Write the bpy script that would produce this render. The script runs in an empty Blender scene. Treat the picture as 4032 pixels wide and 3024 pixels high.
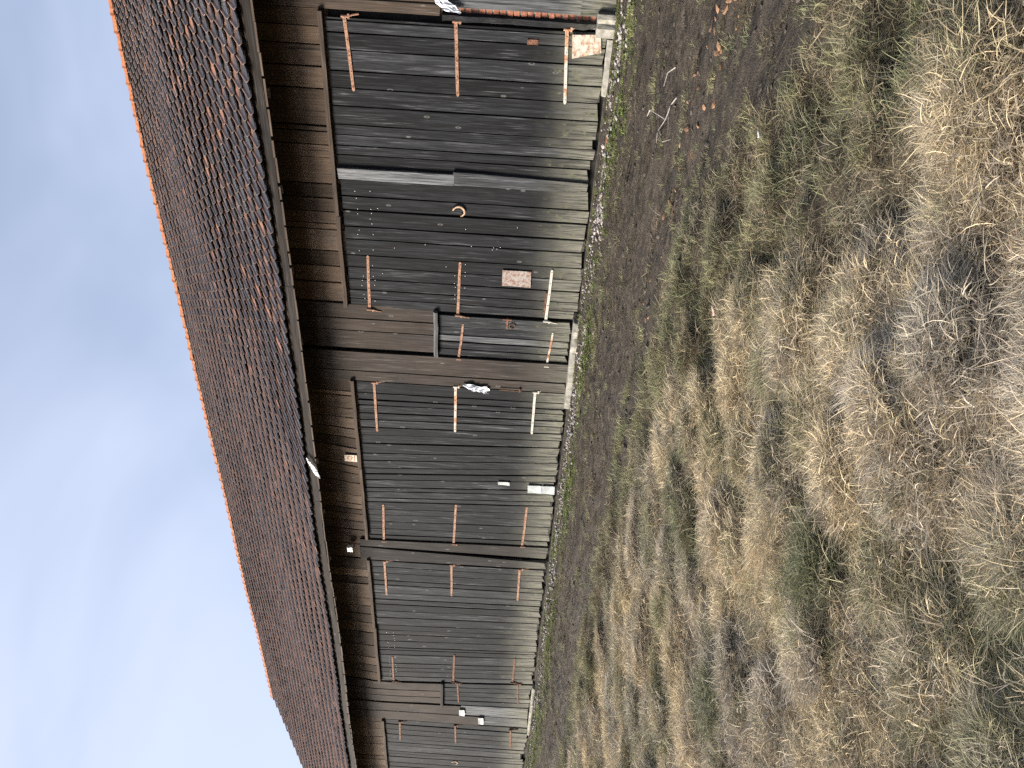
import bpy, math, random
import numpy as np
from mathutils import Matrix, Vector, Euler

random.seed(7); RNG = np.random.default_rng(11)
SC = bpy.context.scene; COL = SC.collection

# ------------------------------------------------------------------ camera
# world: X along the barn front (right +), Y towards the barn, Z up; door sills at Z = 0
EYE = Vector((0, 0, 0.79)); TH = math.radians(51.8); ROLL = 0.0625
fwd = Vector((-math.cos(TH), math.sin(TH), -0.0009)).normalized()
rgt = Vector((math.sin(TH), math.cos(TH), 0)); upv = rgt.cross(fwd)
cx_ = -math.cos(ROLL)*upv + math.sin(ROLL)*rgt          # the photograph was taken turned on its side
cy_ = math.sin(ROLL)*upv + math.cos(ROLL)*rgt
cam = bpy.data.cameras.new('camera'); cam.lens = 29.13; cam.sensor_width = 36; cam.clip_start = 0.05; cam.clip_end = 5000
cam_o = bpy.data.objects.new('camera', cam); COL.objects.link(cam_o)
m = Matrix.Identity(4)
for i in range(3):
    m[i][0] = cx_[i]; m[i][1] = cy_[i]; m[i][2] = -fwd[i]; m[i][3] = EYE[i]
cam_o.matrix_world = m; SC.camera = cam_o
SC.render.resolution_x = 1024; SC.render.resolution_y = 768

# ------------------------------------------------------------------ world, sun, exposure
SUN_AZ = math.radians(235); SUN_EL = math.radians(20)      # azimuth clockwise from +Y
W = bpy.data.worlds.new('World'); SC.world = W; W.use_nodes = True
nt = W.node_tree; N = nt.nodes; L = nt.links; bg = N['Background']
sky = N.new('ShaderNodeTexSky'); sky.sky_type = 'NISHITA'; sky.sun_disc = False
sky.sun_elevation = SUN_EL; sky.sun_rotation = SUN_AZ; sky.dust_density = 1.5; sky.air_density = 1.0; sky.ozone_density = 2.0
tc = N.new('ShaderNodeTexCoord'); mp = N.new('ShaderNodeMapping')
mp.inputs['Scale'].default_value = (1.0, 1.4, 3.2); mp.inputs['Rotation'].default_value = (0.25, 0.1, 0.5)
nz = N.new('ShaderNodeTexNoise'); nz.inputs['Scale'].default_value = 1.25; nz.inputs['Detail'].default_value = 4; nz.inputs['Roughness'].default_value = 0.5; nz.inputs['Distortion'].default_value = 0.6
rp = N.new('ShaderNodeMapRange'); rp.interpolation_type = 'SMOOTHSTEP'
rp.inputs['From Min'].default_value = 0.40; rp.inputs['From Max'].default_value = 0.88; rp.inputs['To Min'].default_value = 0.42; rp.inputs['To Max'].default_value = 0.92
mx = N.new('ShaderNodeMix'); mx.data_type = 'RGBA'; mx.inputs[7].default_value = (4.1, 4.55, 5.8, 1)
L.new(tc.outputs['Generated'], mp.inputs['Vector']); L.new(mp.outputs[0], nz.inputs['Vector']); sx = N.new('ShaderNodeVectorMath'); sx.operation = 'DOT_PRODUCT'; sx.inputs[1].default_value = (-0.30, -0.12, -0.10); sm = N.new('ShaderNodeMath'); sm.operation = 'ADD'
L.new(tc.outputs['Generated'], sx.inputs[0]); L.new(sx.outputs['Value'], sm.inputs[0]); L.new(nz.outputs['Fac'], sm.inputs[1]); L.new(sm.outputs[0], rp.inputs['Value'])      # haze thickens towards the sun
L.new(rp.outputs[0], mx.inputs[0]); L.new(sky.outputs[0], mx.inputs[6]); L.new(mx.outputs[2], bg.inputs['Color'])
bg.inputs['Strength'].default_value = 0.07
sun = bpy.data.lights.new('sun', 'SUN'); sun.energy = 4.6; sun.angle = math.radians(20); sun.color = (1.0, 0.93, 0.83)
sun_o = bpy.data.objects.new('sun', sun); COL.objects.link(sun_o)
sdir = Vector((math.sin(SUN_AZ)*math.cos(SUN_EL), math.cos(SUN_AZ)*math.cos(SUN_EL), math.sin(SUN_EL)))
sun_o.rotation_euler = sdir.to_track_quat('Z', 'Y').to_euler(); sun_o.location = (-15, -8, 14)
VS = SC.view_settings; VS.view_transform = 'Standard'; VS.look = 'None'; VS.gamma = 1.0; VS.use_curve_mapping = False
VS.exposure = 1.45
CY = SC.cycles; CY.use_denoising = False; CY.adaptive_threshold = 0.025; CY.max_bounces = 4; CY.diffuse_bounces = 3; CY.glossy_bounces = 2; CY.transmission_bounces = 2; CY.transparent_max_bounces = 4; CY.caustics_reflective = False; CY.caustics_refractive = False; CY.sample_clamp_indirect = 4.0

# ------------------------------------------------------------------ helpers
WPOS = {}
def put(o, loc=(0, 0, 0), parent=None):
    """link o so that its origin stands at world loc, under parent (parents are only ever translated)"""
    COL.objects.link(o); loc = Vector(loc); WPOS[o.name] = loc
    if parent is not None:
        o.parent = parent; o.location = loc - WPOS[parent.name]
    else: o.location = loc
    return o
def tag(o, label=None, cat=None, group=None, kind=None):
    for k, v in (('label', label), ('category', cat), ('group', group), ('kind', kind)):
        if v: o[k] = v
    return o
def empty(name, loc, parent=None):
    return put(bpy.data.objects.new(name, None), loc, parent)
def mesh_of(name, V, F, mat, attrs=None, smooth=False):
    me = bpy.data.meshes.new(name); me.from_pydata([tuple(v) for v in V], [], F)
    if mat: me.materials.append(mat)
    for k, a in (attrs or {}).items():
        at = me.attributes.new(k, 'FLOAT_COLOR', 'POINT'); at.data.foreach_set('color', np.asarray(a, dtype=np.float32).ravel())
    if smooth: me.polygons.foreach_set('use_smooth', [True]*len(me.polygons))
    me.update(); return me
class MB:
    def __init__(s): s.v = []; s.f = []
    def add(s, V, F):
        n = len(s.v); s.v += [tuple(v) for v in V]; s.f += [tuple(i+n for i in f) for f in F]; return s
    def box(s, a, b, j=0.0):
        (x0, y0, z0), (x1, y1, z1) = a, b
        V = [(x, y, z) for z in (z0, z1) for y in (y0, y1) for x in (x0, x1)]
        if j: V = [tuple(c+random.uniform(-j, j) for c in v) for v in V]
        return s.add(V, [(0, 2, 3, 1), (4, 5, 7, 6), (0, 1, 5, 4), (2, 6, 7, 3), (0, 4, 6, 2), (1, 3, 7, 5)])
    def cyl(s, c, ax, r, h, n=8, r2=None):
        """cylinder from c along ax"""
        ax = Vector(ax).normalized(); t = ax.orthogonal().normalized(); b = ax.cross(t); r2 = r if r2 is None else r2; c = Vector(c); V = []
        for k, rr in ((0, r), (h, r2)):
            for i in range(n):
                a = 2*math.pi*i/n; V.append(c+ax*k+(t*math.cos(a)+b*math.sin(a))*rr)
        F = [tuple(range(n))[::-1], tuple(range(n, 2*n))]+[(i, (i+1) % n, n+(i+1) % n, n+i) for i in range(n)]
        return s.add(V, F)
    def tube(s, pts, rad, n=6):
        pts = [Vector(p) for p in pts]; V = []; F = []
        for i, p in enumerate(pts):
            d = (pts[min(i+1, len(pts)-1)]-pts[max(i-1, 0)]).normalized(); t = d.cross(Vector((0.3, 0.5, 0.8))).normalized(); b = d.cross(t)
            r = rad[i] if isinstance(rad, (list, tuple)) else rad
            V += [p+(t*math.cos(2*math.pi*k/n)+b*math.sin(2*math.pi*k/n))*r for k in range(n)]
        for i in range(len(pts)-1):
            F += [(i*n+k, i*n+(k+1) % n, (i+1)*n+(k+1) % n, (i+1)*n+k) for k in range(n)]
        F += [tuple(range(n))[::-1], tuple(range((len(pts)-1)*n, len(pts)*n))]
        return s.add(V, F)
    def build(s, name, mat, parent=None, origin=None, attr=None, smooth=False):
        V = np.array(s.v, dtype=float)
        if origin is None:
            origin = V.mean(0); origin[2] = V[:, 2].min()
        me = mesh_of(name, V-np.array(origin), s.f, mat, {k: [v]*len(V) for k, v in (attr or {}).items()}, smooth)
        return put(bpy.data.objects.new(name, me), origin, parent)

# value noise
_LAT = np.random.default_rng(3).random((256, 256))
def vn(x, y):
    x = np.asarray(x, float); y = np.asarray(y, float); xi = np.floor(x).astype(int); yi = np.floor(y).astype(int); fx = x-xi; fy = y-yi
    fx = fx*fx*(3-2*fx); fy = fy*fy*(3-2*fy); g = lambda a, b: _LAT[a % 256, b % 256]
    return (g(xi, yi)*(1-fx)+g(xi+1, yi)*fx)*(1-fy)+(g(xi, yi+1)*(1-fx)+g(xi+1, yi+1)*fx)*fy
def fbm(x, y, o=4, r=0.5):
    s = 0; a = 1; t = 0
    for k in range(o): s = s+a*vn(x*2**k+17.3*k, y*2**k+9.1*k); t += a; a *= r
    return s/t
def tussock(X, Y, cell=0.36):
    """distance to the nearest tussock centre (in cells), offset from it, and a number per tussock"""
    x = np.asarray(X, float)/(cell*1.15); y = np.asarray(Y, float)/cell; xi = np.floor(x).astype(int); yi = np.floor(y).astype(int)
    best = np.full(x.shape, 9.0); ox = np.zeros(x.shape); oy = np.zeros(x.shape); idn = np.zeros(x.shape)
    for i in (-1, 0, 1):
        for j in (-1, 0, 1):
            a, b = (xi+i) % 256, (yi+j) % 256; cx = xi+i+0.1+0.8*_LAT[a, b]; cy = yi+j+0.1+0.8*_LAT[b, (a+77) % 256]; dx = x-cx; dy = y-cy; d = np.hypot(dx, dy)
            k = d < best; best = np.where(k, d, best); ox = np.where(k, dx, ox); oy = np.where(k, dy, oy); idn = np.where(k, _LAT[(a+13) % 256, (b+5) % 256], idn)
    return best, ox, oy, idn
def sstep(a, b, x): t = np.clip((x-a)/(b-a), 0, 1); return t*t*(3-2*t)

# ------------------------------------------------------------------ material helpers
class NT:
    def __init__(s, name):
        s.m = bpy.data.materials.new(name); s.m.use_nodes = True; s.t = s.m.node_tree; s.p = s.t.nodes['Principled BSDF']
    def n(s, typ, **kw):
        nd = s.t.nodes.new(typ)
        for k, v in kw.items(): setattr(nd, k, v)
        return nd
    def val(s, sock, v):
        if hasattr(v, 'is_output') : s.t.links.new(v, sock)
        elif isinstance(v, bpy.types.Node): s.t.links.new(v.outputs[0], sock)
        else: sock.default_value = v
    def math(s, op, a, b=0.0, c=None, clamp=False):
        nd = s.n('ShaderNodeMath', operation=op, use_clamp=clamp); s.val(nd.inputs[0], a); s.val(nd.inputs[1], b)
        if c is not None: s.val(nd.inputs[2], c)
        return nd.outputs[0]
    def mix(s, f, a, b, blend='MIX'):
        nd = s.n('ShaderNodeMix', data_type='RGBA', blend_type=blend); s.val(nd.inputs[0], f)
        for k, v in ((6, a), (7, b)): s.val(nd.inputs[k], (*v, 1) if isinstance(v, tuple) and len(v) == 3 else v)
        return nd.outputs[2]
    def rng(s, v, a, b, c=0.0, d=1.0, sm=True):
        nd = s.n('ShaderNodeMapRange'); nd.interpolation_type = 'SMOOTHSTEP' if sm else 'LINEAR'
        s.val(nd.inputs[0], v)
        for i, q in enumerate((a, b, c, d)): s.val(nd.inputs[i+1], q)
        return nd.outputs[0]
    def noise(s, vec, scale, detail=4, rough=0.55, dist=0.0):
        nd = s.n('ShaderNodeTexNoise'); s.val(nd.inputs['Vector'], vec); nd.inputs['Scale'].default_value = scale
        nd.inputs['Detail'].default_value = detail; nd.inputs['Roughness'].default_value = rough; nd.inputs['Distortion'].default_value = dist
        return nd.outputs['Fac']
    def vmath(s, op, a, b):
        nd = s.n('ShaderNodeVectorMath', operation=op); s.val(nd.inputs[0], a); s.val(nd.inputs[1], b); return nd.outputs[0]
    def attr(s, name, typ='GEOMETRY'):
        nd = s.n('ShaderNodeAttribute', attribute_name=name, attribute_type=typ); sp = s.n('ShaderNodeSeparateColor'); s.t.links.new(nd.outputs['Color'], sp.inputs[0])
        return nd.outputs['Color'], sp.outputs[0], sp.outputs[1], sp.outputs[2], nd.outputs['Alpha']
    def pos(s): return s.n('ShaderNodeNewGeometry').outputs['Position']
    def comb(s, x, y, z):
        nd = s.n('ShaderNodeCombineXYZ')
        for i, v in enumerate((x, y, z)): s.val(nd.inputs[i], v)
        return nd.outputs[0]
    def sep(s, v):
        nd = s.n('ShaderNodeSeparateXYZ'); s.val(nd.inputs[0], v); return nd.outputs
    def bump(s, h, strength=0.5, dist=0.01, nrm=None):
        nd = s.n('ShaderNodeBump'); nd.inputs['Strength'].default_value = strength; nd.inputs['Distance'].default_value = dist; s.val(nd.inputs['Height'], h)
        if nrm: s.val(nd.inputs['Normal'], nrm)
        return nd.outputs[0]
    def out(s, col, rough=0.8, spec=0.25, nrm=None, metal=0.0):
        s.val(s.p.inputs['Base Color'], (*col, 1) if isinstance(col, tuple) else col); s.val(s.p.inputs['Roughness'], rough)
        s.val(s.p.inputs['Specular IOR Level'], spec); s.val(s.p.inputs['Metallic'], metal)
        if nrm: s.val(s.p.inputs['Normal'], nrm)
        return s.m

def wood_material(name='weathered_wood', along='z'):
    t = NT(name); P0 = t.pos(); q_ = t.sep(P0); P = P0 if along == 'z' else t.comb(q_[2], q_[1], q_[0]); _, rnd, tone, brown, pale = t.attr('bd')
    off = t.comb(t.math('MULTIPLY', rnd, 37.0), 0.0, t.math('MULTIPLY', rnd, 91.0)); V = t.vmath('ADD', P, off)
    V1 = t.vmath('MULTIPLY', V, (1, 1, 0.035)); V2 = t.vmath('MULTIPLY', V, (1, 1, 0.02)); V3 = t.vmath('MULTIPLY', V, (1, 1, 0.22))
    g1 = t.noise(V1, 48, 4, 0.62, 0.4); g2 = t.noise(V2, 190, 2, 0.6); pt = t.noise(V3, 5.5, 3, 0.6); pt2 = t.noise(V, 2.0, 2)
    g = t.math('ADD', t.math('MULTIPLY', g1, 0.6), t.math('MULTIPLY', g2, 0.4))
    k = t.math('ADD', t.rng(g, 0.40, 0.62), t.math('MULTIPLY', t.math('SUBTRACT', tone, 0.5), 0.75), clamp=True)
    c = t.mix(k, (0.0022, 0.0024, 0.0029), (0.0195, 0.0210, 0.0242))
    st = t.math('MULTIPLY', t.rng(g, 0.53, 0.66), t.rng(t.math('ADD', pt, t.math('MULTIPLY', tone, 0.25)), 0.52, 0.78))
    c = t.mix(t.math('MULTIPLY', st, 0.8), c, (0.145, 0.148, 0.148))
    k2 = t.math('ADD', t.math('MULTIPLY', k, 0.38), t.math('MULTIPLY', tone, 0.85), clamp=True); br = t.mix(k2, (0.05, 0.034, 0.023), (0.17, 0.117, 0.08))
    c = t.mix(t.math('MULTIPLY', brown, t.rng(pt2, 0.25, 0.6, 0.55, 1.0)), c, br)
    bl = t.mix(t.rng(g, 0.36, 0.64), (0.04, 0.042, 0.045), (0.22, 0.225, 0.23)); c = t.mix(t.rng(tone, 0.70, 0.96, 0.0, 0.9), c, bl)
    # rain-washed pale foot of the boards
    z = t.sep(P0)[2]; zz = t.math('ADD', z, t.math('ADD', t.math('MULTIPLY', t.math('SUBTRACT', g, 0.5), 1.9), t.math('MULTIPLY', t.math('SUBTRACT', pt2, 0.5), 0.5)))
    pf = t.math('MULTIPLY', t.rng(zz, 0.72, 0.0), pale)
    pc = t.mix(t.rng(g, 0.40, 0.60), (0.035, 0.034, 0.029), (0.21, 0.20, 0.16))
    pc = t.mix(t.rng(t.noise(V, 14, 3), 0.52, 0.75), pc, (0.12, 0.125, 0.075))
    c = t.mix(pf, c, pc)
    # knots: dark heart with a pale ring
    vo = t.n('ShaderNodeTexVoronoi', feature='F1'); t.val(vo.inputs['Vector'], t.vmath('MULTIPLY', V, (9.0, 0.0, 3.6))); vo.inputs['Scale'].default_value = 1.0; vo.inputs['Randomness'].default_value = 1.0
    d = vo.outputs['Distance']; pick = t.math('GREATER_THAN', t.sep(vo.outputs['Color'])[0], 0.64)
    ring = t.math('MULTIPLY', t.math('MULTIPLY', t.rng(d, 0.16, 0.09), t.rng(d, 0.045, 0.08)), pick)
    c = t.mix(t.math('MULTIPLY', ring, 0.6), c, (0.15, 0.145, 0.135))
    heart = t.math('MULTIPLY', t.rng(d, 0.07, 0.045), pick); c = t.mix(t.math('MULTIPLY', heart, 0.85), c, (0.012, 0.011, 0.01))
    h = t.math('ADD', g, t.math('MULTIPLY', heart, 0.25))
    # drying cracks
    ck = t.math('MULTIPLY', t.rng(t.noise(t.vmath('MULTIPLY', V, (1, 1, 0.012)), 75, 2, 0.4), 0.345, 0.30), t.rng(pt, 0.40, 0.55)); c = t.mix(t.math('MULTIPLY', ck, 0.8), c, (0.008, 0.008, 0.008))
    return t.out(c, 0.82, 0.2, t.bump(g, 0.75, 0.007))
def rust_material(name, a, b, c3, white=0.0):
    t = NT(name); P = t.pos(); n1 = t.noise(P, 22, 5, 0.65); n2 = t.noise(P, 110, 3)
    c = t.mix(t.rng(n1, 0.40, 0.58), a, b); c = t.mix(t.rng(n2, 0.50, 0.64, 0, 0.85), c, c3); c = t.mix(t.rng(t.noise(t.vmath('ADD', P, (9, 2, 4)), 55, 3, 0.6), 0.60, 0.66, 0, 0.7), c, (0.045, 0.022, 0.014))
    if white: c = t.mix(t.rng(t.noise(t.vmath('ADD', P, (5, 3, 1)), 9, 5, 0.6), 0.62-0.35*white, 0.72-0.35*white), c, (0.43, 0.405, 0.35))
    return t.out(c, 0.8, 0.3, t.bump(n2, 0.4, 0.003))
def plain(name, c1, c2, scale=20, rough=0.8, bump=0.3, spec=0.25):
    t = NT(name); P = t.pos(); n1 = t.noise(P, scale, 5, 0.6)
    return t.out(t.mix(t.rng(n1, 0.35, 0.65), c1, c2), rough, spec, t.bump(n1, bump, 0.01))
def tile_material():
    t = NT('roof_tile_clay'); P = t.pos(); _, rnd, org, lich, _a = t.attr('tc'); _, u, v, side, _b = t.attr('tuv')
    n1 = t.noise(t.vmath('ADD', P, t.comb(0.0, 0.0, t.math('MULTIPLY', rnd, 7.0))), 26, 5, 0.65); n2 = t.noise(P, 120, 3); n3 = t.noise(P, 0.55, 3, 0.6)
    clay = t.mix(t.rng(n1, 0.3, 0.7), (0.17, 0.075, 0.043), (0.33, 0.16, 0.092))
    dirt_shade = t.mix(t.rng(n2, 0.3, 0.7), (0.014, 0.013, 0.0145), (0.050, 0.044, 0.045))
    edge = t.rng(u, 0.24, 0.10)
    # weather film: thickest at the rounded foot and the middle, thin at the edges
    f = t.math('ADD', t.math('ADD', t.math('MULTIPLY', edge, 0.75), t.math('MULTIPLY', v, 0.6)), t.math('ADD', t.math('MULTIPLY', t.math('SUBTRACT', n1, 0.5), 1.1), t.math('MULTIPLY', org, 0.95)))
    f = t.math('ADD', f, t.math('ADD', t.math('MULTIPLY', side, -0.6), t.math('MULTIPLY', t.math('SUBTRACT', n3, 0.5), 1.3)))  # side faces, mostly the foot rim, get shade painted into the colour
    c = t.mix(t.rng(f, 0.55, 1.15), dirt_shade, clay)
    c = t.mix(t.math('MULTIPLY', edge, 0.5), c, (0.25, 0.175, 0.14))
    li = t.math('MULTIPLY', t.rng(t.noise(P, 70, 4, 0.6), 0.58, 0.64), t.math('GREATER_THAN', t.math('ADD', lich, t.math('MULTIPLY', t.math('SUBTRACT', n3, 0.5), 1.2)), 0.72)); c = t.mix(t.math('MULTIPLY', li, 0.85), c, (0.36, 0.38, 0.38))
    yl = t.math('MULTIPLY', t.rng(t.noise(P, 40, 4, 0.6), 0.58, 0.68), t.rng(t.sep(P)[2], 6.0, 8.2)); c = t.mix(t.math('MULTIPLY', yl, 0.6), c, (0.33, 0.23, 0.07))
    return t.out(c, t.rng(n1, 0.3, 0.7, 0.42, 0.65), 0.5, t.bump(n1, 0.4, 0.004))
def ground_material():
    t = NT('muddy_ground'); P = t.pos(); _, gr, clay, pale, _a = t.attr('gz')
    n1 = t.noise(t.vmath('MULTIPLY', P, (0.4, 1.6, 1)), 3.0, 4, 0.6); n2 = t.noise(t.vmath('MULTIPLY', P, (0.45, 1.25, 1)), 26, 5, 0.7); n3 = t.noise(P, 90, 3, 0.7)
    mud = t.mix(t.rng(n2, 0.33, 0.68), (0.012, 0.0095, 0.0075), (0.104, 0.080, 0.057)); mud = t.mix(t.rng(n1, 0.4, 0.65, 0, 0.6), mud, (0.080, 0.066, 0.052))
    mud = t.mix(t.rng(t.math('ADD', clay, t.math('MULTIPLY', t.math('SUBTRACT', n2, 0.5), 0.9)), 0.42, 0.72), mud, (0.24, 0.125, 0.06))
    mud = t.mix(t.math('MULTIPLY', t.rng(n3, 0.56, 0.66), pale), mud, (0.30, 0.27, 0.25))
    thatch = t.mix(t.rng(n3, 0.35, 0.65), (0.045, 0.034, 0.020), (0.13, 0.10, 0.06))
    c = t.mix(gr, mud, thatch)
    return t.out(c, t.rng(n1, 0.35, 0.65, 0.62, 0.95), 0.3, t.bump(t.math('ADD', n2, t.math('MULTIPLY', n3, 0.5)), 1.0, 0.06))
def grass_material():
    t = NT('grass_blades'); _, r, ln, gb, _a = t.attr('bl'); tint = t.attr('tint', 'INSTANCER')[0]
    nd = t.n('ShaderNodeHueSaturation'); t.val(nd.inputs['Color'], tint); t.val(nd.inputs['Value'], t.rng(r, 0, 1, 0.35, 1.65, False)); t.val(nd.inputs['Hue'], t.rng(gb, 0, 1, 0.485, 0.515, False)); nd.inputs['Saturation'].default_value = 1.0
    c = t.mix(t.math('MULTIPLY', t.rng(gb, 0.7, 1.0), 0.5), nd.outputs[0], (0.42, 0.36, 0.25))
    t.out(c, 0.65, 0.25)
    tr = t.n('ShaderNodeBsdfTranslucent'); t.val(tr.inputs[0], c); ms = t.n('ShaderNodeMixShader'); ms.inputs[0].default_value = 0.25
    t.t.links.new(t.p.outputs[0], ms.inputs[1]); t.t.links.new(tr.outputs[0], ms.inputs[2]); t.t.links.new(ms.outputs[0], t.t.nodes['Material Output'].inputs[0])
    return t.m
def stone_material():
    t = NT('gravel_stone'); tint = t.attr('tint', 'INSTANCER')[0]; P = t.pos(); n = t.noise(P, 60, 4)
    return t.out(t.mix(t.rng(n, 0.3, 0.7, 0, 0.6), tint, (0.11, 0.095, 0.08)), 0.85, 0.25, t.bump(n, 0.4, 0.004))

M_WOOD = wood_material(); M_WOODX = wood_material('weathered_beam', 'x'); M_TILE = tile_material(); M_GROUND = ground_material(); M_GRASS = grass_material(); M_STONE = stone_material()
M_RUST = rust_material('rusty_iron', (0.14, 0.062, 0.036), (0.28, 0.145, 0.088), (0.40, 0.27, 0.19))
M_RUSTD = rust_material('dark_rusty_iron', (0.07, 0.032, 0.02), (0.15, 0.065, 0.035), (0.22, 0.11, 0.06))
M_RUSTW = rust_material('rusty_iron_with_white_paint', (0.24, 0.10, 0.05), (0.42, 0.22, 0.12), (0.5, 0.34, 0.22), 0.55)
M_WHITE = rust_material('white_painted_iron', (0.34, 0.31, 0.27), (0.43, 0.40, 0.36), (0.36, 0.29, 0.22), 0.75)
M_SHEETR = rust_material('pale_sheet_with_rust', (0.22, 0.12, 0.07), (0.40, 0.31, 0.22), (0.45, 0.37, 0.28), 0.5)
M_TIN = rust_material('grey_tin_with_rust', (0.17, 0.085, 0.055), (0.27, 0.24, 0.22), (0.33, 0.29, 0.26), 0.0)
M_GALV = plain('galvanised_tin', (0.24, 0.26, 0.26), (0.36, 0.38, 0.375), 14, 0.5, 0.1, 0.4)
M_BRICK = plain('red_brick', (0.20, 0.07, 0.042), (0.34, 0.14, 0.085), 30)
M_MORTAR = plain('lime_mortar', (0.20, 0.175, 0.145), (0.36, 0.32, 0.27), 40)
M_CONC = plain('old_concrete', (0.17, 0.16, 0.135), (0.31, 0.29, 0.25), 12, 0.9, 0.6)
M_FOUND = plain('dark_foundation', (0.03, 0.025, 0.02), (0.07, 0.06, 0.05), 12, 0.9, 0.6)  # mud-brown stone, darkened to stand for the shaded gap under the boards
M_PLASTIC = plain('white_plastic_film', (0.42, 0.44, 0.48), (0.60, 0.61, 0.64), 8, 0.35, 0.1, 0.5)
M_LAMP = plain('white_lamp_plastic', (0.72, 0.72, 0.68), (0.78, 0.78, 0.74), 5, 0.4, 0.0, 0.5)
M_RIDGE = plain('orange_ridge_clay', (0.27, 0.088, 0.036), (0.41, 0.16, 0.072), 18, 0.75, 0.3)
M_LIME = plain('yellow_lichen_mortar', (0.26, 0.19, 0.08), (0.44, 0.34, 0.17), 30)
M_DARK = plain('dark_interior', (0.008, 0.008, 0.008), (0.02, 0.017, 0.014), 6)
M_HORSE = rust_material('horseshoe_iron', (0.30, 0.18, 0.10), (0.44, 0.30, 0.19), (0.48, 0.37, 0.26))
M_SIGN = plain('sun_bleached_sign', (0.62, 0.50, 0.38), (0.72, 0.64, 0.54), 10, 0.6, 0.05)
M_SIGNO = plain('orange_sign_print', (0.55, 0.22, 0.07), (0.62, 0.28, 0.10), 10, 0.6, 0.0)
M_TWIG = plain('dry_twig_bark', (0.16, 0.14, 0.12), (0.30, 0.27, 0.24), 60)
M_LEAF = plain('pinkish_dead_leaf', (0.32, 0.20, 0.17), (0.42, 0.30, 0.26), 30)
M_SLATE = plain('dark_stone', (0.045, 0.048, 0.055), (0.09, 0.093, 0.1), 20)

# ================================================================== ground
def boundary(X): return np.interp(X, [-40, -11, -8.7, -4.5, -2.8, -2.2, -1.5, -1.0, 0.5, 5], [5.7, 5.8, 6.1, 5.75, 5.1, 4.65, 4.2, 3.75, 3.0, 2.2])
def grass_amt(X, Y):
    d = boundary(X)-Y+(fbm(X*0.9+3, Y*0.9, 3)-0.5)*1.3; return sstep(-0.35, 0.45, d)
def rut(Y, c, w, X, wob=0.12): return np.exp(-((Y-c-(fbm(X*0.35+c*7, X*0+c, 2)-0.5)*2*wob)/w)**2)
def track_shift(X): return np.interp(X, [-40, -4, -2, 0, 3], [0, 0, -0.35, -1.2, -2.4])
def height(X, Y, fine=True):
    X = np.asarray(X, float); Y = np.asarray(Y, float); Yc = np.clip(Y, -3, 9.32)
    z = -0.075-(9.32-Yc)*0.0745
    g = grass_amt(X, Y); near = sstep(9.6, 9.0, Y)
    Yt = Y-track_shift(X)*sstep(9, 6, Y)
    r = rut(Yt, 8.05, 0.16, X)*0.035+rut(Yt, 6.45, 0.2, X)*0.06+rut(Yt, 7.25, 0.13, X)*0.025+rut(Yt, 5.75, 0.16, X)*0.035
    z = z-(1-g)*near*r+(1-g)*near*(rut(Yt, 6.95, 0.2, X)*0.03)
    z = z+near*(1-g)*((fbm(X*2.0, Y*5.5, 4)-0.5)*0.10+(fbm(X*8, Y*18, 3)-0.5)*0.05)
    d, _, _, idn = tussock(X, Y); z = z+g*((fbm(X*0.9+5, Y*0.9+2, 3)-0.5)*0.18+(0.025+0.095*idn)*np.clip(1-(d/0.62)**2, -0.35, 1)+(fbm(X*6, Y*6, 3)-0.5)*0.05)
    return z
def axis(lo, hi, step, far):
    c = np.arange(lo, hi+1e-6, step); e = [step*1.4]; 
    while sum(e) < far: e.append(e[-1]*1.35)
    e = np.cumsum(e); return np.concatenate([(lo-e)[::-1], c, hi+e])
gx = axis(-22, 3, 0.05, 900); gy = axis(0.0, 9.55, 0.04, 900)
GX, GY = np.meshgrid(gx, gy); GZ = height(GX, GY); nx, ny = len(gx), len(gy)
ga = grass_amt(GX, GY); Yt = GY-track_shift(GX)*sstep(9, 6, GY)
clay = 0.62*np.exp(-((Yt-6.0)/0.2)**2)*sstep(-4.5, -2.0, GX)*sstep(0.46, 0.66, fbm(GX*2.5, GY*3.5, 3)); clay += 0.38*np.exp(-((Yt-5.55)/0.12)**2)*sstep(-3, -1.5, GX)
palest = np.exp(-((GY-9.0)/0.28)**2)
me = bpy.data.meshes.new('ground'); idx = np.arange(nx*ny).reshape(ny, nx)
quads = np.stack([idx[:-1, :-1], idx[:-1, 1:], idx[1:, 1:], idx[1:, :-1]], -1).reshape(-1, 4)
me.vertices.add(nx*ny); me.vertices.foreach_set('co', np.stack([GX, GY, GZ], -1).astype(np.float32).ravel())
me.loops.add(quads.size); me.loops.foreach_set('vertex_index', quads.ravel().astype(np.int32)); me.polygons.add(len(quads))
me.polygons.foreach_set('loop_start', np.arange(0, quads.size, 4, dtype=np.int32)); me.polygons.foreach_set('use_smooth', np.ones(len(quads), bool))
at = me.attributes.new('gz', 'FLOAT_COLOR', 'POINT'); at.data.foreach_set('color', np.stack([ga, clay, palest, ga*0+1], -1).astype(np.float32).ravel())
me.materials.append(M_GROUND); me.update(calc_edges=True); me.validate()
tag(put(bpy.data.objects.new('ground', me)), 'sloping ground with rutted mud along the barn and grass towards the viewer', None, None, 'structure')

# ================================================================== barn
DY = 9.47                       # plane of the door fronts
barn = empty('barn', (-11, DY, 0)); tag(barn, 'long old timber barn with blackened plank gates and red tiled roof', 'barn')
wall = MB().box((-26, DY+0.075, -0.12), (5, DY+0.16, 4.15)).build('wall', M_DARK, barn, (-11, DY, 0))
MB().box((-26.1, DY+0.03, -0.35), (5, DY+0.3, -0.06)).build('foundation', M_FOUND, barn)
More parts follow.
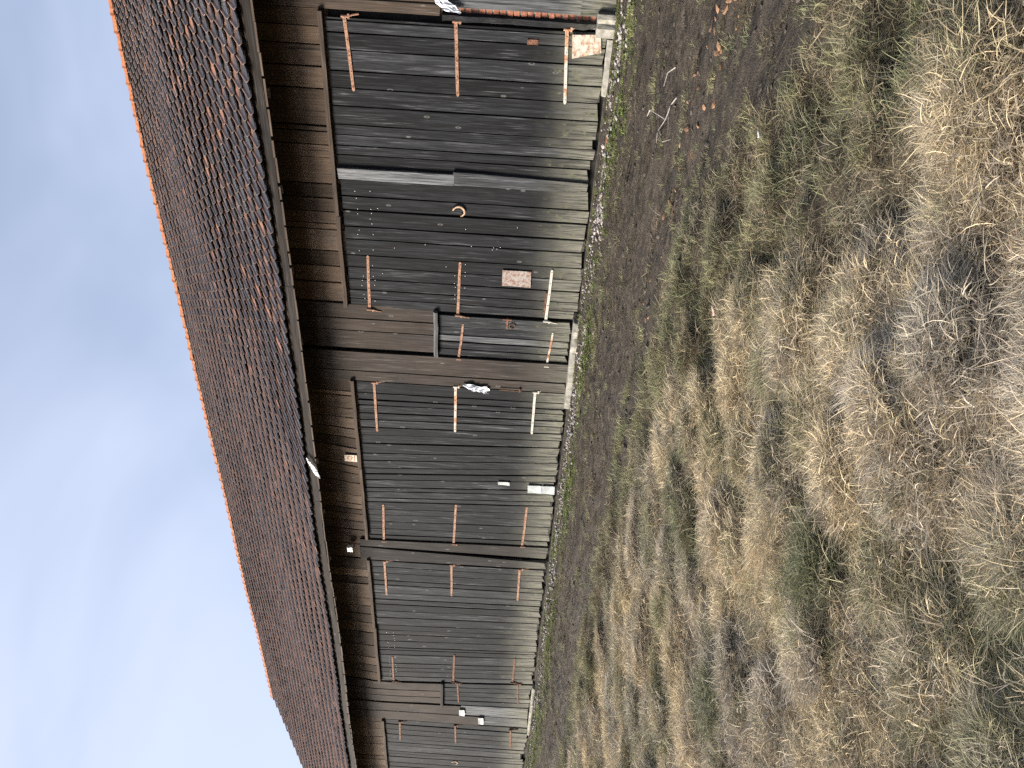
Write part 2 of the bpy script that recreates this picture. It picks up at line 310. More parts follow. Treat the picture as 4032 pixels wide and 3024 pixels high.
# far and near gable ends and the back wall
for gxp in (-26.0, 4.9):
    zr = 3.77+(15.3-8.8)*0.6815-0.15
    mb = MB(); P5 = [(DY+0.16, -0.2), (21.1, -0.2), (21.1, 4.1), (15.3, zr), (DY+0.16, 4.1)]
    mb.add([(gxp-0.05, y, z) for y, z in P5]+[(gxp+0.05, y, z) for y, z in P5], [(0, 1, 2, 3, 4), (9, 8, 7, 6, 5)]+[(i, 5+i, 5+(i+1) % 5, (i+1) % 5) for i in range(5)])
    mb.build('gable_wall', M_WOOD, barn, attr={'bd': (0.3, 0.4, 0.5, 0.0)})
MB().box((-26, 21.0, -0.2), (4.9, 21.1, 4.1)).build('back_wall', M_WOOD, barn, attr={'bd': (0.6, 0.4, 0.5, 0.0)})

def lean(x, z):
    a = np.interp(x, [-20, -16.9, -16.3, -16.2, -15.3, -13.5, -11.6, -11.0, -9.3, -7.6, 0], [0, -0.05, -0.02, 0.06, 0.2, 0.11, 0.0, 0.08, 0.22, 0.0, 0])
    return a*(0.5-z/3.05) if z < 3.1 else -a*0.52*max(0, 1-(z-3.1)*2)
def board(parent, x0, x1, z0, z1, y, name='door_board', th=0.028, tone=None, brown=0.0, pale=1.0, xb=None, gap=0.011, jag=0.03, mat=None):
    """one plank, x0 (right) > x1 (left); xb = (x0, x1) at the foot; slightly warped, chamfered, ragged foot"""
    n = 6; g0 = random.uniform(0.4, 2.1)*gap; ch = 0.004; y += random.uniform(-0.005, 0.005); tw = random.uniform(-0.006, 0.006); bow = random.uniform(-0.006, 0.004)
    V = []; F = []
    cols = lambda a, b: (a-g0*0.5, a-g0*0.5-ch, b+g0*0.5+ch, b+g0*0.5)
    wob = [random.uniform(-0.003, 0.003) for _ in range(n)]
    for r in range(n):
        q = r/(n-1); z = z0+(z1-z0)*q
        a, b = (x0, x1) if xb is None else (xb[0]+(x0-xb[0])*q, xb[1]+(x1-xb[1])*q)
        for ci, xx in enumerate(cols(a, b)):
            zz = z+(random.uniform(-jag, jag) if r == 0 else (random.uniform(-0.004, 0.004) if r == n-1 else 0))
            dy = (ch if ci in (0, 3) else 0)+bow*4*q*(1-q)+(tw if ci > 1 else -tw)*(0.5-q)
            V.append((xx+lean(xx, zz)+wob[r], y+dy, zz))
        for xx in (a-g0*0.5, b+g0*0.5):
            V.append((xx+lean(xx, z)+wob[r], y+th, V[r*6][2]))
    for r in range(n-1):
        i = r*6; j = i+6
        for a, b in ((0, 1), (1, 2), (2, 3)): F.append((i+b, i+a, j+a, j+b))
        F.append((i, i+4, j+4, j)); F.append((i+5, i+3, j+3, j+5))
    F.append((0, 1, 2, 3, 5, 4)); k = (n-1)*6; F.append((k+4, k+5, k+3, k+2, k+1, k))
    tn = min(0.74, random.gauss(0.40, 0.24)) if tone is None else tone+random.uniform(-0.06, 0.06)
    mb = MB(); mb.v = V; mb.f = F
    return mb.build(name, mat or M_WOOD, parent, attr={'bd': (random.random(), min(max(tn, 0), 1), brown, pale)})

def hinge(parent, head, tip, y, z_tip=None, mat=None, w=0.038, hook=0.10, bolts=5, side=1):
    """long strap hinge with pointed end, bolt heads and the pintle hooked into the post. side=+1: post on the right"""
    (xh, zh), (xt, zt) = head, tip; mb = MB(); d = Vector((xt-xh, 0, zt-zh)); Ln = d.length; d.normalize(); nrm = Vector((-d.z, 0, d.x)); th = 0.008
    h = Vector((xh, y-0.012, zh)); t = Vector((xt, y-0.012, zt)); prof = [h+nrm*w/2, h-nrm*w/2]
    k = 4
    lo = []; up = []
    for i in range(k+1):
        q = i/k; c = h.lerp(t-d*0.02, q)+Vector((0, random.uniform(-0.002, 0.002), random.uniform(-0.002, 0.002))); lo.append(c-nrm*w/2*(1-0.12*q)); up.append(c+nrm*w/2*(1-0.12*q))
    ring = lo+[t]+up[::-1]; n = len(ring); mb.add(ring+[p+Vector((0, th, 0)) for p in ring], [tuple(range(n)), tuple(range(n, 2*n))[::-1]]+[(i, n+i, n+(i+1) % n, (i+1) % n) for i in range(n)])
    for i in range(bolts):
        c = h.lerp(t, 0.08+0.86*i/(bolts-1)); mb.cyl(c+Vector((0, 0.002, 0)), (0, -1, 0), 0.009, 0.008, 7, 0.006)
    # knuckle and pintle
    e = Vector((xh+0.012*side, y-0.016, zh)); mb.cyl(e-Vector((0, 0, 0.035)), (0, 0, 1), 0.015, 0.07, 8)
    mb.tube([e+Vector((0, 0, -0.03)), e+Vector((0.004*side, 0.0, -0.055)), e+Vector((0.018*side, 0.006, -0.06-hook*0.3)), e+Vector((0.03*side, 0.012, -0.06-hook))], 0.010, 6)
    mb.box((min(xh-0.01, xh+0.04*side), y-0.024, zh-0.058), (max(xh-0.01, xh+0.04*side), y-0.004, zh-0.036))
    return mb.build('strap_hinge', mat or M_RUST, parent)

M_BACK = M_DARK
def leaf(xs, z0, z1, y, hinges, name='barn_door', brown=0.0, label=None, tones=None, zj=0.015, side=1):
    """a gate leaf: ledges behind, one object per plank, strap hinges"""
    x0, x1 = xs[0], xs[-1]; mb = MB()
    mb.box((x1+0.012, y+0.036, z0+0.03), (x0-0.012, y+0.062, z1-0.01))
    p = mb.build(name, M_BACK, barn, (0.5*(x0+x1), y, z0))
    if label: p['label'] = label
    for i in range(len(xs)-1):
        board(p, xs[i], xs[i+1], z0+random.uniform(-zj, zj), z1, y, brown=brown, tone=tones[i] if tones else None)
    for h in hinges: hinge(p, h[0], h[1], y, mat=h[2] if len(h) > 2 else None, side=side, hook=h[3] if len(h) > 3 else 0.10, w=h[4] if len(h) > 4 else 0.038)
    return p

# gate nearest to the viewer
leaf([-2.53, -2.565, -2.69, -2.88, -3.11, -3.30, -3.51, -3.73, -3.855, -3.985, -4.10, -4.27], 0.0, 3.06, DY,
     [((-2.53, 2.849), (-3.334, 2.80)), ((-2.515, 1.635), (-3.32, 1.606), M_RUST, 0.06), ((-2.525, 0.427), (-3.331, 0.377), M_RUSTW, 0.04)], label='right leaf of the nearest gate, wide dark boards')
pA2 = leaf([-4.39, -4.64, -4.83, -5.06, -5.24, -5.47, -5.65, -5.835, -6.0, -6.14, -6.28], -0.02, 3.04, DY+0.004,
     [((-6.291, 2.789), (-5.461, 2.765)), ((-6.301, 1.581), (-5.474, 1.556)), ((-6.306, 0.373), (-5.505, 0.349), M_WHITE)], label='left leaf of the nearest gate, with horseshoe', side=-1)
board(pA2, -4.262, -4.405, 1.655, 3.06, DY-0.030, 'cover_strip', tone=0.9, pale=0.0, jag=0.02, gap=0.0)
board(pA2, -4.225, -4.40, 0.01, 1.65, DY-0.028, 'cover_strip', tone=0.84, pale=1.0, jag=0.015, xb=(-4.27, -4.40), gap=0.0)
# wicket between the first two gates
w1 = leaf([-6.33, -6.52, -6.656, -6.77, -6.9, -7.02], 0.025, 1.84, DY+0.012,
     [((-7.048, 1.56), (-6.454, 1.503), M_RUST, 0.03, 0.032), ((-7.081, 0.304), (-6.504, 0.256), M_RUSTW, 0.03, 0.028)], name='wicket_door', label='narrow grey wicket door with iron latch', tones=[0.75, 0.62, 0.8, 0.7, 0.65], side=-1)
mb = MB(); mb.box((-6.49, DY-0.004, 0.885), (-6.31, DY+0.008, 0.91)).box((-6.345, DY-0.016, 0.84), (-6.325, DY+0.006, 0.96))
a0 = [(-6.44+0.04*math.cos(a), DY-0.006, 0.825+0.04*math.sin(a)) for a in np.linspace(0, 2*math.pi, 13)]; mb.tube(a0, 0.006, 5); mb.build('latch', M_RUSTD, w1)
# second gate
leaf([-7.57, -7.77, -7.9, -8.0, -8.15, -8.27, -8.42, -8.57, -8.73, -8.93, -9.07, -9.235], 0.0, 3.05, DY,
     [((-7.588, 2.796), (-8.541, 2.796)), ((-7.569, 1.6), (-8.452, 1.601), M_RUSTW, 0.02), ((-7.58, 0.434), (-8.396, 0.433), M_WHITE, 0.02)], label='right leaf of the second gate')
leaf([-9.245, -9.37, -9.51, -9.69, -9.79, -9.95, -10.04, -10.22, -10.36, -10.53, -10.72, -10.88, -11.0], 0.0, 3.05, DY+0.01,
     [((-11.056, 2.814), (-10.152, 2.781)), ((-11.015, 1.608), (-10.049, 1.576)), ((-10.97, 0.429), (-9.998, 0.405))], label='left leaf of the second gate', side=-1)
# third gate
leaf([-11.585, -11.75, -11.92, -12.12, -12.25, -12.465, -12.65, -12.8, -12.99, -13.19, -13.42], 0.0, 3.05, DY,
     [((-11.601, 2.826), (-12.544, 2.827)), ((-11.59, 1.641), (-12.455, 1.637)), ((-11.592, 0.438), (-12.468, 0.427))], label='right leaf of the third gate')
leaf([-13.43, -13.58, -13.73, -13.925, -14.14, -14.22, -14.37, -14.65, -14.8, -14.94, -15.12, -15.28], 0.0, 3.05, DY+0.006,
     [((-15.339, 2.809), (-14.481, 2.801), M_RUSTD), ((-15.24, 1.588), (-14.306, 1.578), M_RUSTD), ((-15.125, 0.392), (-14.289, 0.379), M_RUSTD)], label='left leaf of the third gate', side=-1)
w2 = leaf([-15.32, -15.47, -15.63, -15.8, -15.95, -16.1], 0.0, 1.80, DY+0.01,
     [((-15.314, 1.504), (-16.012, 1.477), M_RUSTD, 0.03, 0.03), ((-15.196, 0.28), (-15.929, 0.235), M_RUSTD, 0.03, 0.03)], name='wicket_door', label='distant narrow wicket door')
# fourth gate, running out of the picture
leaf([-16.86, -17.04, -17.24, -17.45, -17.64, -17.79, -17.93, -18.17, -18.29, -18.42, -18.67], 0.0, 3.05, DY,
     [((-16.899, 2.737), (-17.684, 2.753), M_RUSTD), ((-16.913, 1.54), (-17.655, 1.523), M_RUSTD), ((-16.958, 0.339), (-17.726, 0.307), M_RUSTD)], label='right leaf of the fourth gate', zj=0.05)
leaf([-18.68, -18.86, -19.0, -19.2, -19.38, -19.6, -19.75, -19.92, -20.1, -20.3, -20.48], 0.0, 3.05, DY, [], label='left leaf of the fourth gate', zj=0.04)

# wall planks: between the gates (full height), above the lintels (browner, sheltered)
def wboards(xs, z0, z1, y, brown, pale=1.0, tone=None, **k):
    for i in range(len(xs)-1): board(wall, xs[i], xs[i+1], z0+random.uniform(-0.01, 0.01), z1, y, 'wall_board', brown=brown if not callable(brown) else brown(), pale=pale, tone=tone, **k)
TOP = 4.13
ub = lambda: random.uniform(0.75, 1.0)
wboards([-2.46, -2.65, -2.844, -3.086, -3.336, -3.776, -3.846, -4.01, -4.17, -4.507, -4.703, -4.886, -5.054, -5.139, -5.444, -5.68, -5.934, -6.232], 3.06, TOP, DY+0.028, ub, 0)
wboards([-6.235, -6.477, -6.679, -6.99], 1.87, TOP, DY+0.004, lambda: random.uniform(0.25, 0.5), 0, 0.42)
wboards([-7.03, -7.37, -7.565], 0.0, TOP, DY-0.012, 0.25, 0.45, 0.5)
wboards([-7.57, -7.788, -7.874, -8.107, -8.285, -8.497, -8.682, -8.871, -8.984, -9.259, -9.427, -9.641, -9.949, -10.159, -10.28, -10.403, -10.59, -10.813, -11.007], 3.06, TOP, DY+0.026, ub, 0)
wboards([-11.01, -11.2, -11.57], 3.02, TOP, DY+0.03, ub, 0, 0.4)
board(wall, -11.0, -11.19, 0.0, 3.22, DY-0.02, 'wall_board', xb=(-11.0, -11.28), pale=0.6, tone=0.35, brown=0.15)
board(wall, -11.2, -11.56, 0.0, 3.24, DY-0.016, 'wall_board', xb=(-11.36, -11.545), pale=0.9, tone=0.3, brown=0.1)
wboards([-11.58, -11.887, -12.1, -12.28, -12.686, -12.913, -13.145, -13.421, -13.731, -14.149, -14.543, -14.8, -15.047, -15.33], 3.06, TOP, DY+0.026, ub, 0)
wboards([-15.33, -15.62, -15.86, -16.1], 1.84, TOP, DY+0.002, lambda: random.uniform(0.2, 0.4), 0, 0.4)
wboards([-16.13, -16.485], 1.44, TOP, DY-0.006, 0.3, 0, 0.3); wboards([-16.49, -16.83], 1.03, TOP, DY-0.01, 0.3, 0, 0.3)
wboards([-16.13, -16.485], 0.0, 1.43, DY+0.002, 0.0, 1.0, 0.85); wboards([-16.49, -16.83], 0.0, 1.02, DY-0.001, 0.0, 1.0, 0.85)
xs = [-16.85]
while xs[-1] > -20.4: xs.append(xs[-1]-random.uniform(0.16, 0.34))
wboards(xs, 3.06, TOP, DY+0.026, ub, 0)
xs = [xs[-1]]
while xs[-1] > -25.7: xs.append(xs[-1]-random.uniform(0.15, 0.26))
wboards(xs, 0.0, TOP, DY, 0.3, 1.0)
# lintel battens with a weathered front, over gates and wickets
def lintel(x0, x1, z, hgt=0.055, dep=0.06, tone=0.7, brown=0.45):
    n = max(1, int(abs(x1-x0)/2.2)); mb = MB()
    for i in range(n):
        a = x0+(x1-x0)*i/n; b = x0+(x1-x0)*(i+1)/n
        V = []; k = 6
        for q in range(k+1):
            xx = a+(b-a)*q/k; dz = random.uniform(-0.006, 0.006)
            V += [(xx, DY-dep, z+dz), (xx, DY-dep-0.004, z+hgt*0.55+dz), (xx, DY-dep+0.02, z+hgt+dz), (xx, DY+0.05, z+hgt+dz), (xx, DY+0.05, z+dz)]
        F = [tuple((q*5+c, q*5+(c+1) % 5, q*5+5+(c+1) % 5, q*5+5+c)) for q in range(k) for c in range(5)]+[(4, 3, 2, 1, 0), tuple(k*5+c for c in range(5))]
        if a > b: F = [f[::-1] for f in F]
        mb.add(V, F)
    return mb.build('lintel', M_WOODX, barn, attr={'bd': (random.random(), tone, brown, 0)})
lintel(-2.47, -4.9, 3.085); lintel(-4.905, -6.27, 3.075); lintel(-7.54, -9.3, 3.08); lintel(-9.31, -11.0, 3.07); lintel(-11.54, -13.5, 3.08); lintel(-13.51, -15.4, 3.07); lintel(-16.83, -18.7, 3.07); lintel(-18.71, -20.4, 3.07)
lintel(-6.27, -7.02, 1.85, 0.06, 0.05, 0.85, 0.1); lintel(-15.29, -16.16, 1.80, 0.055, 0.05, 0.7, 0.1)

# right-hand end: brick pier, rotten post, grey boards
pier = MB().box((-2.405, DY+0.004, -0.06), (-1.95, DY+0.3, 1.78)).build('brick_pier', M_MORTAR, barn)
bm_ = MB().box((-0.115, -0.06, 0), (0.115, 0.06, 0.056), 0.003); bm2 = MB().box((-0.055, -0.06, 0), (0.055, 0.06, 0.056), 0.003)
bme = [mesh_of('brick', b.v, b.f, M_BRICK) for b in (bm_, bm2)]
for i in range(24):
    x = -2.408; full = i % 2 == 0
    for j in range(2):
        hw = 0.115 if full else 0.055
        o = bpy.data.objects.new('brick', bme[0 if full else 1]); put(o, (x+hw+random.uniform(-0.006, 0.006), DY+0.052+random.uniform(-0.006, 0.004), -0.02+i*0.0745), pier); x += hw*2+0.012; full = not full if not full else False
        o.rotation_euler = (0, 0, random.uniform(-0.02, 0.02))
post = MB(); V = []; kk = 14
for i in range(kk):
    q = i/(kk-1); z = 0.12+q*1.66; e = random.uniform(-0.02, 0.02); V += [(-2.408+random.uniform(-0.008, 0.004), DY-0.012+e*0.6, z), (-2.435, DY-0.045+e, z), (-2.485+random.uniform(-0.02, 0.01), DY-0.03+e, z), (-2.512, DY+0.03, z), (-2.41, DY+0.06, z)]
post.add(V, [(i*5+c, i*5+5+c, i*5+5+(c+1) % 5, i*5+(c+1) % 5) for i in range(kk-1) for c in range(5)]+[(0, 1, 2, 3, 4), tuple((kk-1)*5+c for c in (4, 3, 2, 1, 0))])
o = post.build('door_post', M_WOOD, barn, attr={'bd': (0.77, 0.12, 0.0, 0.3)}); o['label'] = 'rotten split door post beside the brickwork'
board(wall, -2.33, -2.46, 1.80, TOP, DY-0.015, 'wall_board', brown=0.5, pale=0, tone=0.45, jag=0.03)
board(wall, -2.08, -2.325, 1.80, TOP, DY-0.012, 'wall_board', brown=0.55, pale=0, tone=0.5)
board(wall, -2.07, -2.366, 0.30, 1.72, DY-0.03, 'wall_board', pale=1, tone=0.82, xb=(-2.07, -2.366))
board(wall, -2.07, -2.366, -0.05, 0.296, DY-0.032, 'wall_board', pale=1, tone=0.8, xb=(-2.07, -2.37))
xs = [-2.06]
while xs[-1] < 4.7: xs.append(xs[-1]+random.uniform(0.16, 0.27))
wboards(xs[::-1], 0.0, TOP, DY, 0.35, 1.0)
# stone at the foot of the post, concrete sill before the wicket
def rock(name, c, s, mat, parent=None, seed=0, n=2):
    rr = random.Random(seed); import bmesh
    b = bmesh.new(); bmesh.ops.create_icosphere(b, subdivisions=n, radius=1)
    ph = [Vector((rr.gauss(0, 1), rr.gauss(0, 1), rr.gauss(0, 1))) for _ in range(5)]
    for v in b.verts:
        k = 1+0.12*sum(math.sin(v.co.dot(p)*2.1+i) for i, p in enumerate(ph))/2; v.co = Vector((v.co.x*s[0], v.co.y*s[1], v.co.z*s[2]))*k
    me = bpy.data.meshes.new(name); b.to_mesh(me); b.free(); me.materials.append(mat); me.polygons.foreach_set('use_smooth', [False]*len(me.polygons))
    return put(bpy.data.objects.new(name, me), c, parent)
def slab(name, x0, x1, y0, y1, z0, z1, mat, parent, k=8, j=0.02):
    V = []; F = []
    for i in range(k+1):
        x = x0+(x1-x0)*i/k; e = random.uniform(-j, j); V += [(x, y0+e, z0), (x, y0+e*0.7+0.01, z1-0.015+random.uniform(-j, j)*0.4), (x, y0+0.03+e, z1+random.uniform(-j, j)*0.3), (x, y1, z1), (x, y1, z0)]
    for i in range(k): F += [(i*5+c, i*5+(c+1) % 5, i*5+5+(c+1) % 5, i*5+5+c) for c in range(5)]
    F += [(4, 3, 2, 1, 0), tuple(k*5+c for c in range(5))]
    mb = MB(); mb.add(V, F if x1 > x0 else [f[::-1] for f in F]); return mb.build(name, mat, parent)
o = slab('stone_footing', -2.56, -2.32, DY-0.10, DY+0.04, -0.2, 0.115, M_CONC, barn, 5, 0.02)
slab('stone_footing', -3.2, -2.58, DY-0.07, DY+0.0, -0.2, -0.02, M_CONC, barn, 6, 0.02)
slab('door_sill', -7.75, -6.26, DY-0.13, DY+0.02, -0.25, -0.002, M_CONC, barn, 12, 0.03)
slab('door_sill', -17.0, -15.2, DY-0.08, DY+0.02, -0.25, -0.02, M_CONC, barn, 12, 0.02)

# ------------------------------------------------------------------ roof
EY, EZ, RY, RZ = 8.8, 3.77, 15.3, 8.20
SL = math.atan2(RZ-EZ, RY-EY); SLN = math.hypot(RZ-EZ, RY-EY); us = np.array([0, math.cos(SL), math.sin(SL)]); nn = np.array([0, -math.sin(SL), math.cos(SL)])
XA, XB = -26.2, 5.1
def sag(x, s): return (fbm(np.asarray(x)*0.16+4, np.asarray(s)*0.25+1, 2)-0.5)*0.13+(fbm(np.asarray(x)*0.9, np.asarray(s)*0.9, 2)-0.5)*0.02
e0 = np.array([0, EY, EZ]); dk = MB(); nxs = 40; V = []
for i in range(nxs+1):
    x = XA+(XB-XA)*i/nxs
    for s, d in ((0.06, -0.035), (SLN*0.5, -0.035), (SLN, -0.035), (SLN, -0.075), (SLN*0.5, -0.075), (0.06, -0.075)):
        p = e0+us*s+nn*(d+float(sag(x, s))); V.append((x, p[1], p[2]))
dk.add(V, [(i*6+c, i*6+(c+1) % 6, i*6+6+(c+1) % 6, i*6+6+c) for i in range(nxs) for c in range(6)]+[(5, 4, 3, 2, 1, 0), tuple(nxs*6+c for c in range(6))])
roof = dk.build('roof', M_WOOD, barn, (-11, EY, EZ), attr={'bd': (0.4, 0.25, 0.7, 0)}); roof['label'] = 'long roof of sooty red beaver-tail tiles'
mb = MB(); P4 = [(RY, RZ-0.03), (2*RY-EY, EZ-0.03), (2*RY-EY, EZ-0.12), (RY, RZ-0.12)]
mb.add([(XA, y, z) for y, z in P4]+[(XB, y, z) for y, z in P4], [(0, 1, 2, 3), (7, 6, 5, 4)]+[(i, 4+i, 4+(i+1) % 4, (i+1) % 4) for i in range(4)])
mb.build('back_slope', plain('back_slope_tiles', (0.06, 0.04, 0.035), (0.22, 0.10, 0.06), 5), roof)
# one tile: rounded foot and a raised rib along its left edge; x across, y up the slope, z out
TW, TL, GA = 0.182, 0.385, 0.32
ux = np.array([-0.5, -0.455, -0.39, -0.31, -0.12, 0.12, 0.34, 0.47]); uz = np.array([0.004, 0.020, 0.020, 0.002, -0.001, -0.001, 0.002, 0.006])
foot = lambda u: 0.09*(1-np.sqrt(np.clip(1-(np.abs(u+0.015)/0.52)**2.3, 0, 1)))
nU = len(ux); TV = []; TU = []
def trow(q): return [(u*TW, float(foot(u)) if q == 0 else (0.105 if q == 1 else TL), float(z)) for u, z in zip(ux, uz)]
lift = lambda b: 0.050-0.044*b/TL
for q in range(3):
    for (a, b, z), u in zip(trow(q), ux): TV.append((a, b, z+lift(b))); TU.append((u+0.5, b/TL, 0, 1))
n0 = len(TV)
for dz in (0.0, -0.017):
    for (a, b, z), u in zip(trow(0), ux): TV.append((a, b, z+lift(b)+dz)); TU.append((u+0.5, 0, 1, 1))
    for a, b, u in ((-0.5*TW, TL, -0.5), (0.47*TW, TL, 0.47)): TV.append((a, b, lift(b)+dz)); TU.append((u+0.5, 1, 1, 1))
TF = [(q*nU+c, q*nU+c+1, (q+1)*nU+c+1, (q+1)*nU+c) for q in range(2) for c in range(nU-1)]
m2 = nU+2; TF += [(n0+c+1, n0+c, n0+m2+c, n0+m2+c+1) for c in range(nU-1)]+[(n0, n0+nU, n0+m2+nU, n0+m2), (n0+nU+1, n0+nU-1, n0+m2+nU-1, n0+m2+nU+1)]
TVn = np.array(TV); TU = np.array(TU)
tiles = []; ncol = int((XB-XA)/TW); nrow = int(SLN/GA)+1
for r in range(nrow):
    s = r*GA
    jx = RNG.normal(0, 0.003, ncol); js = RNG.normal(0, 0.007, ncol); jr = RNG.normal(0, 0.014, ncol); jz = RNG.normal(0, 0.0025, ncol)
    for c in range(ncol):
        x = XA+(c+0.5)*TW+jx[c]+0.012*math.sin(r*0.9)
        if r == 0: js[c] += RNG.normal(0, 0.014)
        if RNG.random() < 0.006: js[c] -= RNG.uniform(0.02, 0.07)
        tiles.append((x, s+js[c], jr[c], jz[c]))
tiles = np.array(tiles)
sg = sag(tiles[:, 0], tiles[:, 1]); base = e0+np.outer(tiles[:, 1], us)+np.outer(sg-0.01+tiles[:, 3], nn); base[:, 0] = tiles[:, 0]
trnd = RNG.random(len(tiles)); torg = np.clip(0.20+0.30*RNG.standard_normal(len(tiles))*0.8, 0, 1); torg = np.where(RNG.random(len(tiles)) < 0.05, 0.95, torg); tlic = RNG.random(len(tiles))
# the tiles seen largest become single objects
rel = base-np.array(EYE); zc = rel@np.array(fwd); xc = rel@np.array(cx_); yc = rel@np.array(cy_); tx = xc/zc*29.13/36; ty = yc/zc*29.13/36
infr = (zc > 0) & (np.abs(tx) < 0.505) & (np.abs(ty) < 0.38); order = np.argsort(np.where(infr, np.linalg.norm(rel, axis=1), 1e9)); single = set(order[:300].tolist())
R = np.stack([np.array([1, 0, 0]), us, nn], 1)
def tile_attr(r, o, l, n): return np.tile(np.array([r, o, l, 1.0]), (n, 1))
variants = []
for k in range(20):
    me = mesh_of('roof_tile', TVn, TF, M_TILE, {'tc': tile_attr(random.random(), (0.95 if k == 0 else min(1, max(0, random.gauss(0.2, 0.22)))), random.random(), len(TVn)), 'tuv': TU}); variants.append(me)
for i in single:
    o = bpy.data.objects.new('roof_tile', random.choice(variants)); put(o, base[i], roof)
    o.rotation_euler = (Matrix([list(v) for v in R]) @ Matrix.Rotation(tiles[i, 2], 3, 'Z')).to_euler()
rest = np.array([i for i in range(len(tiles)) if i not in single]); nv = len(TVn)
ca, sa = np.cos(tiles[rest, 2]), np.sin(tiles[rest, 2]); LX = ca[:, None]*TVn[:, 0]-sa[:, None]*TVn[:, 1]; LY = sa[:, None]*TVn[:, 0]+ca[:, None]*TVn[:, 1]; LZ = np.broadcast_to(TVn[:, 2], LX.shape)
AV = base[rest][:, None, :]+LX[..., None]*R[:, 0]+LY[..., None]*R[:, 1]+LZ[..., None]*R[:, 2]
AV = AV.reshape(-1, 3)-np.array(WPOS[roof.name])
lens = np.array([len(f) for f in TF]); flat = np.concatenate([np.array(f) for f in TF]); loops = (flat[None, :]+(np.arange(len(rest))*nv)[:, None]).ravel()
me = bpy.data.meshes.new('roof_tiles'); me.vertices.add(len(AV)); me.vertices.foreach_set('co', AV.astype(np.float32).ravel()); me.loops.add(len(loops)); me.loops.foreach_set('vertex_index', loops.astype(np.int32))
me.polygons.add(len(TF)*len(rest)); ls = np.concatenate([[0], np.cumsum(lens)[:-1]]); me.polygons.foreach_set('loop_start', (ls[None, :]+(np.arange(len(rest))*len(flat))[:, None]).ravel().astype(np.int32))
at = me.attributes.new('tc', 'FLOAT_COLOR', 'POINT'); at.data.foreach_set('color', np.repeat(np.stack([trnd[rest], torg[rest], tlic[rest], np.ones(len(rest))], 1), nv, 0).astype(np.float32).ravel())
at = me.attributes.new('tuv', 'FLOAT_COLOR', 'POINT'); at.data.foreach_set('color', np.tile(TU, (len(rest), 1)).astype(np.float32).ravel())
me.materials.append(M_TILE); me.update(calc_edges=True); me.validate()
o = bpy.data.objects.new('roof_tiles', me); put(o, WPOS[roof.name], roof); o['kind'] = 'stuff'
# ridge: one half-round tile after another, bedded in mortar
rv = []; RL = 0.345; ns = 8
for q, rr in ((0, 0.112), (0.12, 0.098), (1, 0.09)):
    for rad in (rr, rr-0.018):
        rv += [(RL*q, -rad*math.cos(math.pi*a/ns)*1.05, rad*math.sin(math.pi*a/ns)-0.03) for a in range(ns+1)]
k9 = ns+1; rf = []
for q in range(2):
    for a in range(ns):
        i = q*2*k9+a; j = (q+1)*2*k9+a; rf += [(i, i+1, j+1, j), (i+k9+1, i+k9, j+k9, j+k9+1)]
for a in range(ns): rf += [(a+1, a, a+k9, a+k9+1), (4*k9+a, 4*k9+a+1, 5*k9+a+1, 5*k9+a)]
rme = mesh_of('ridge_tile', rv, rf, M_RIDGE, smooth=False); x = XA+0.1; RSP = 0.303; i = 0
while x < XB-0.3:
    p = e0+us*SLN+nn*float(sag(x, SLN)); o = bpy.data.objects.new('ridge_tile', rme); put(o, (x, RY, p[2]+0.015+random.uniform(-0.006, 0.006)), roof); o.rotation_euler = (random.uniform(-0.06, 0.06), random.uniform(0.02, 0.05), random.uniform(-0.02, 0.02)); x += RSP
ml = MB(); k = 200; V = []
for i in range(k+1):
    x = XA+0.1+(XB-XA-0.3)*i/k; p = e0+us*(SLN-0.10)+nn*float(sag(x, SLN)); e = random.uniform(-0.018, 0.018); V += [(x, p[1]-0.03+e, p[2]-0.0+e), (x, p[1]+0.02, p[2]+0.06+e), (x, RY, p[2]+0.1)]
ml.add(V, [(i*3+c, i*3+3+c, i*3+4+c, i*3+1+c) for i in range(k) for c in range(2)]); ml.build('ridge_mortar', M_LIME, roof)
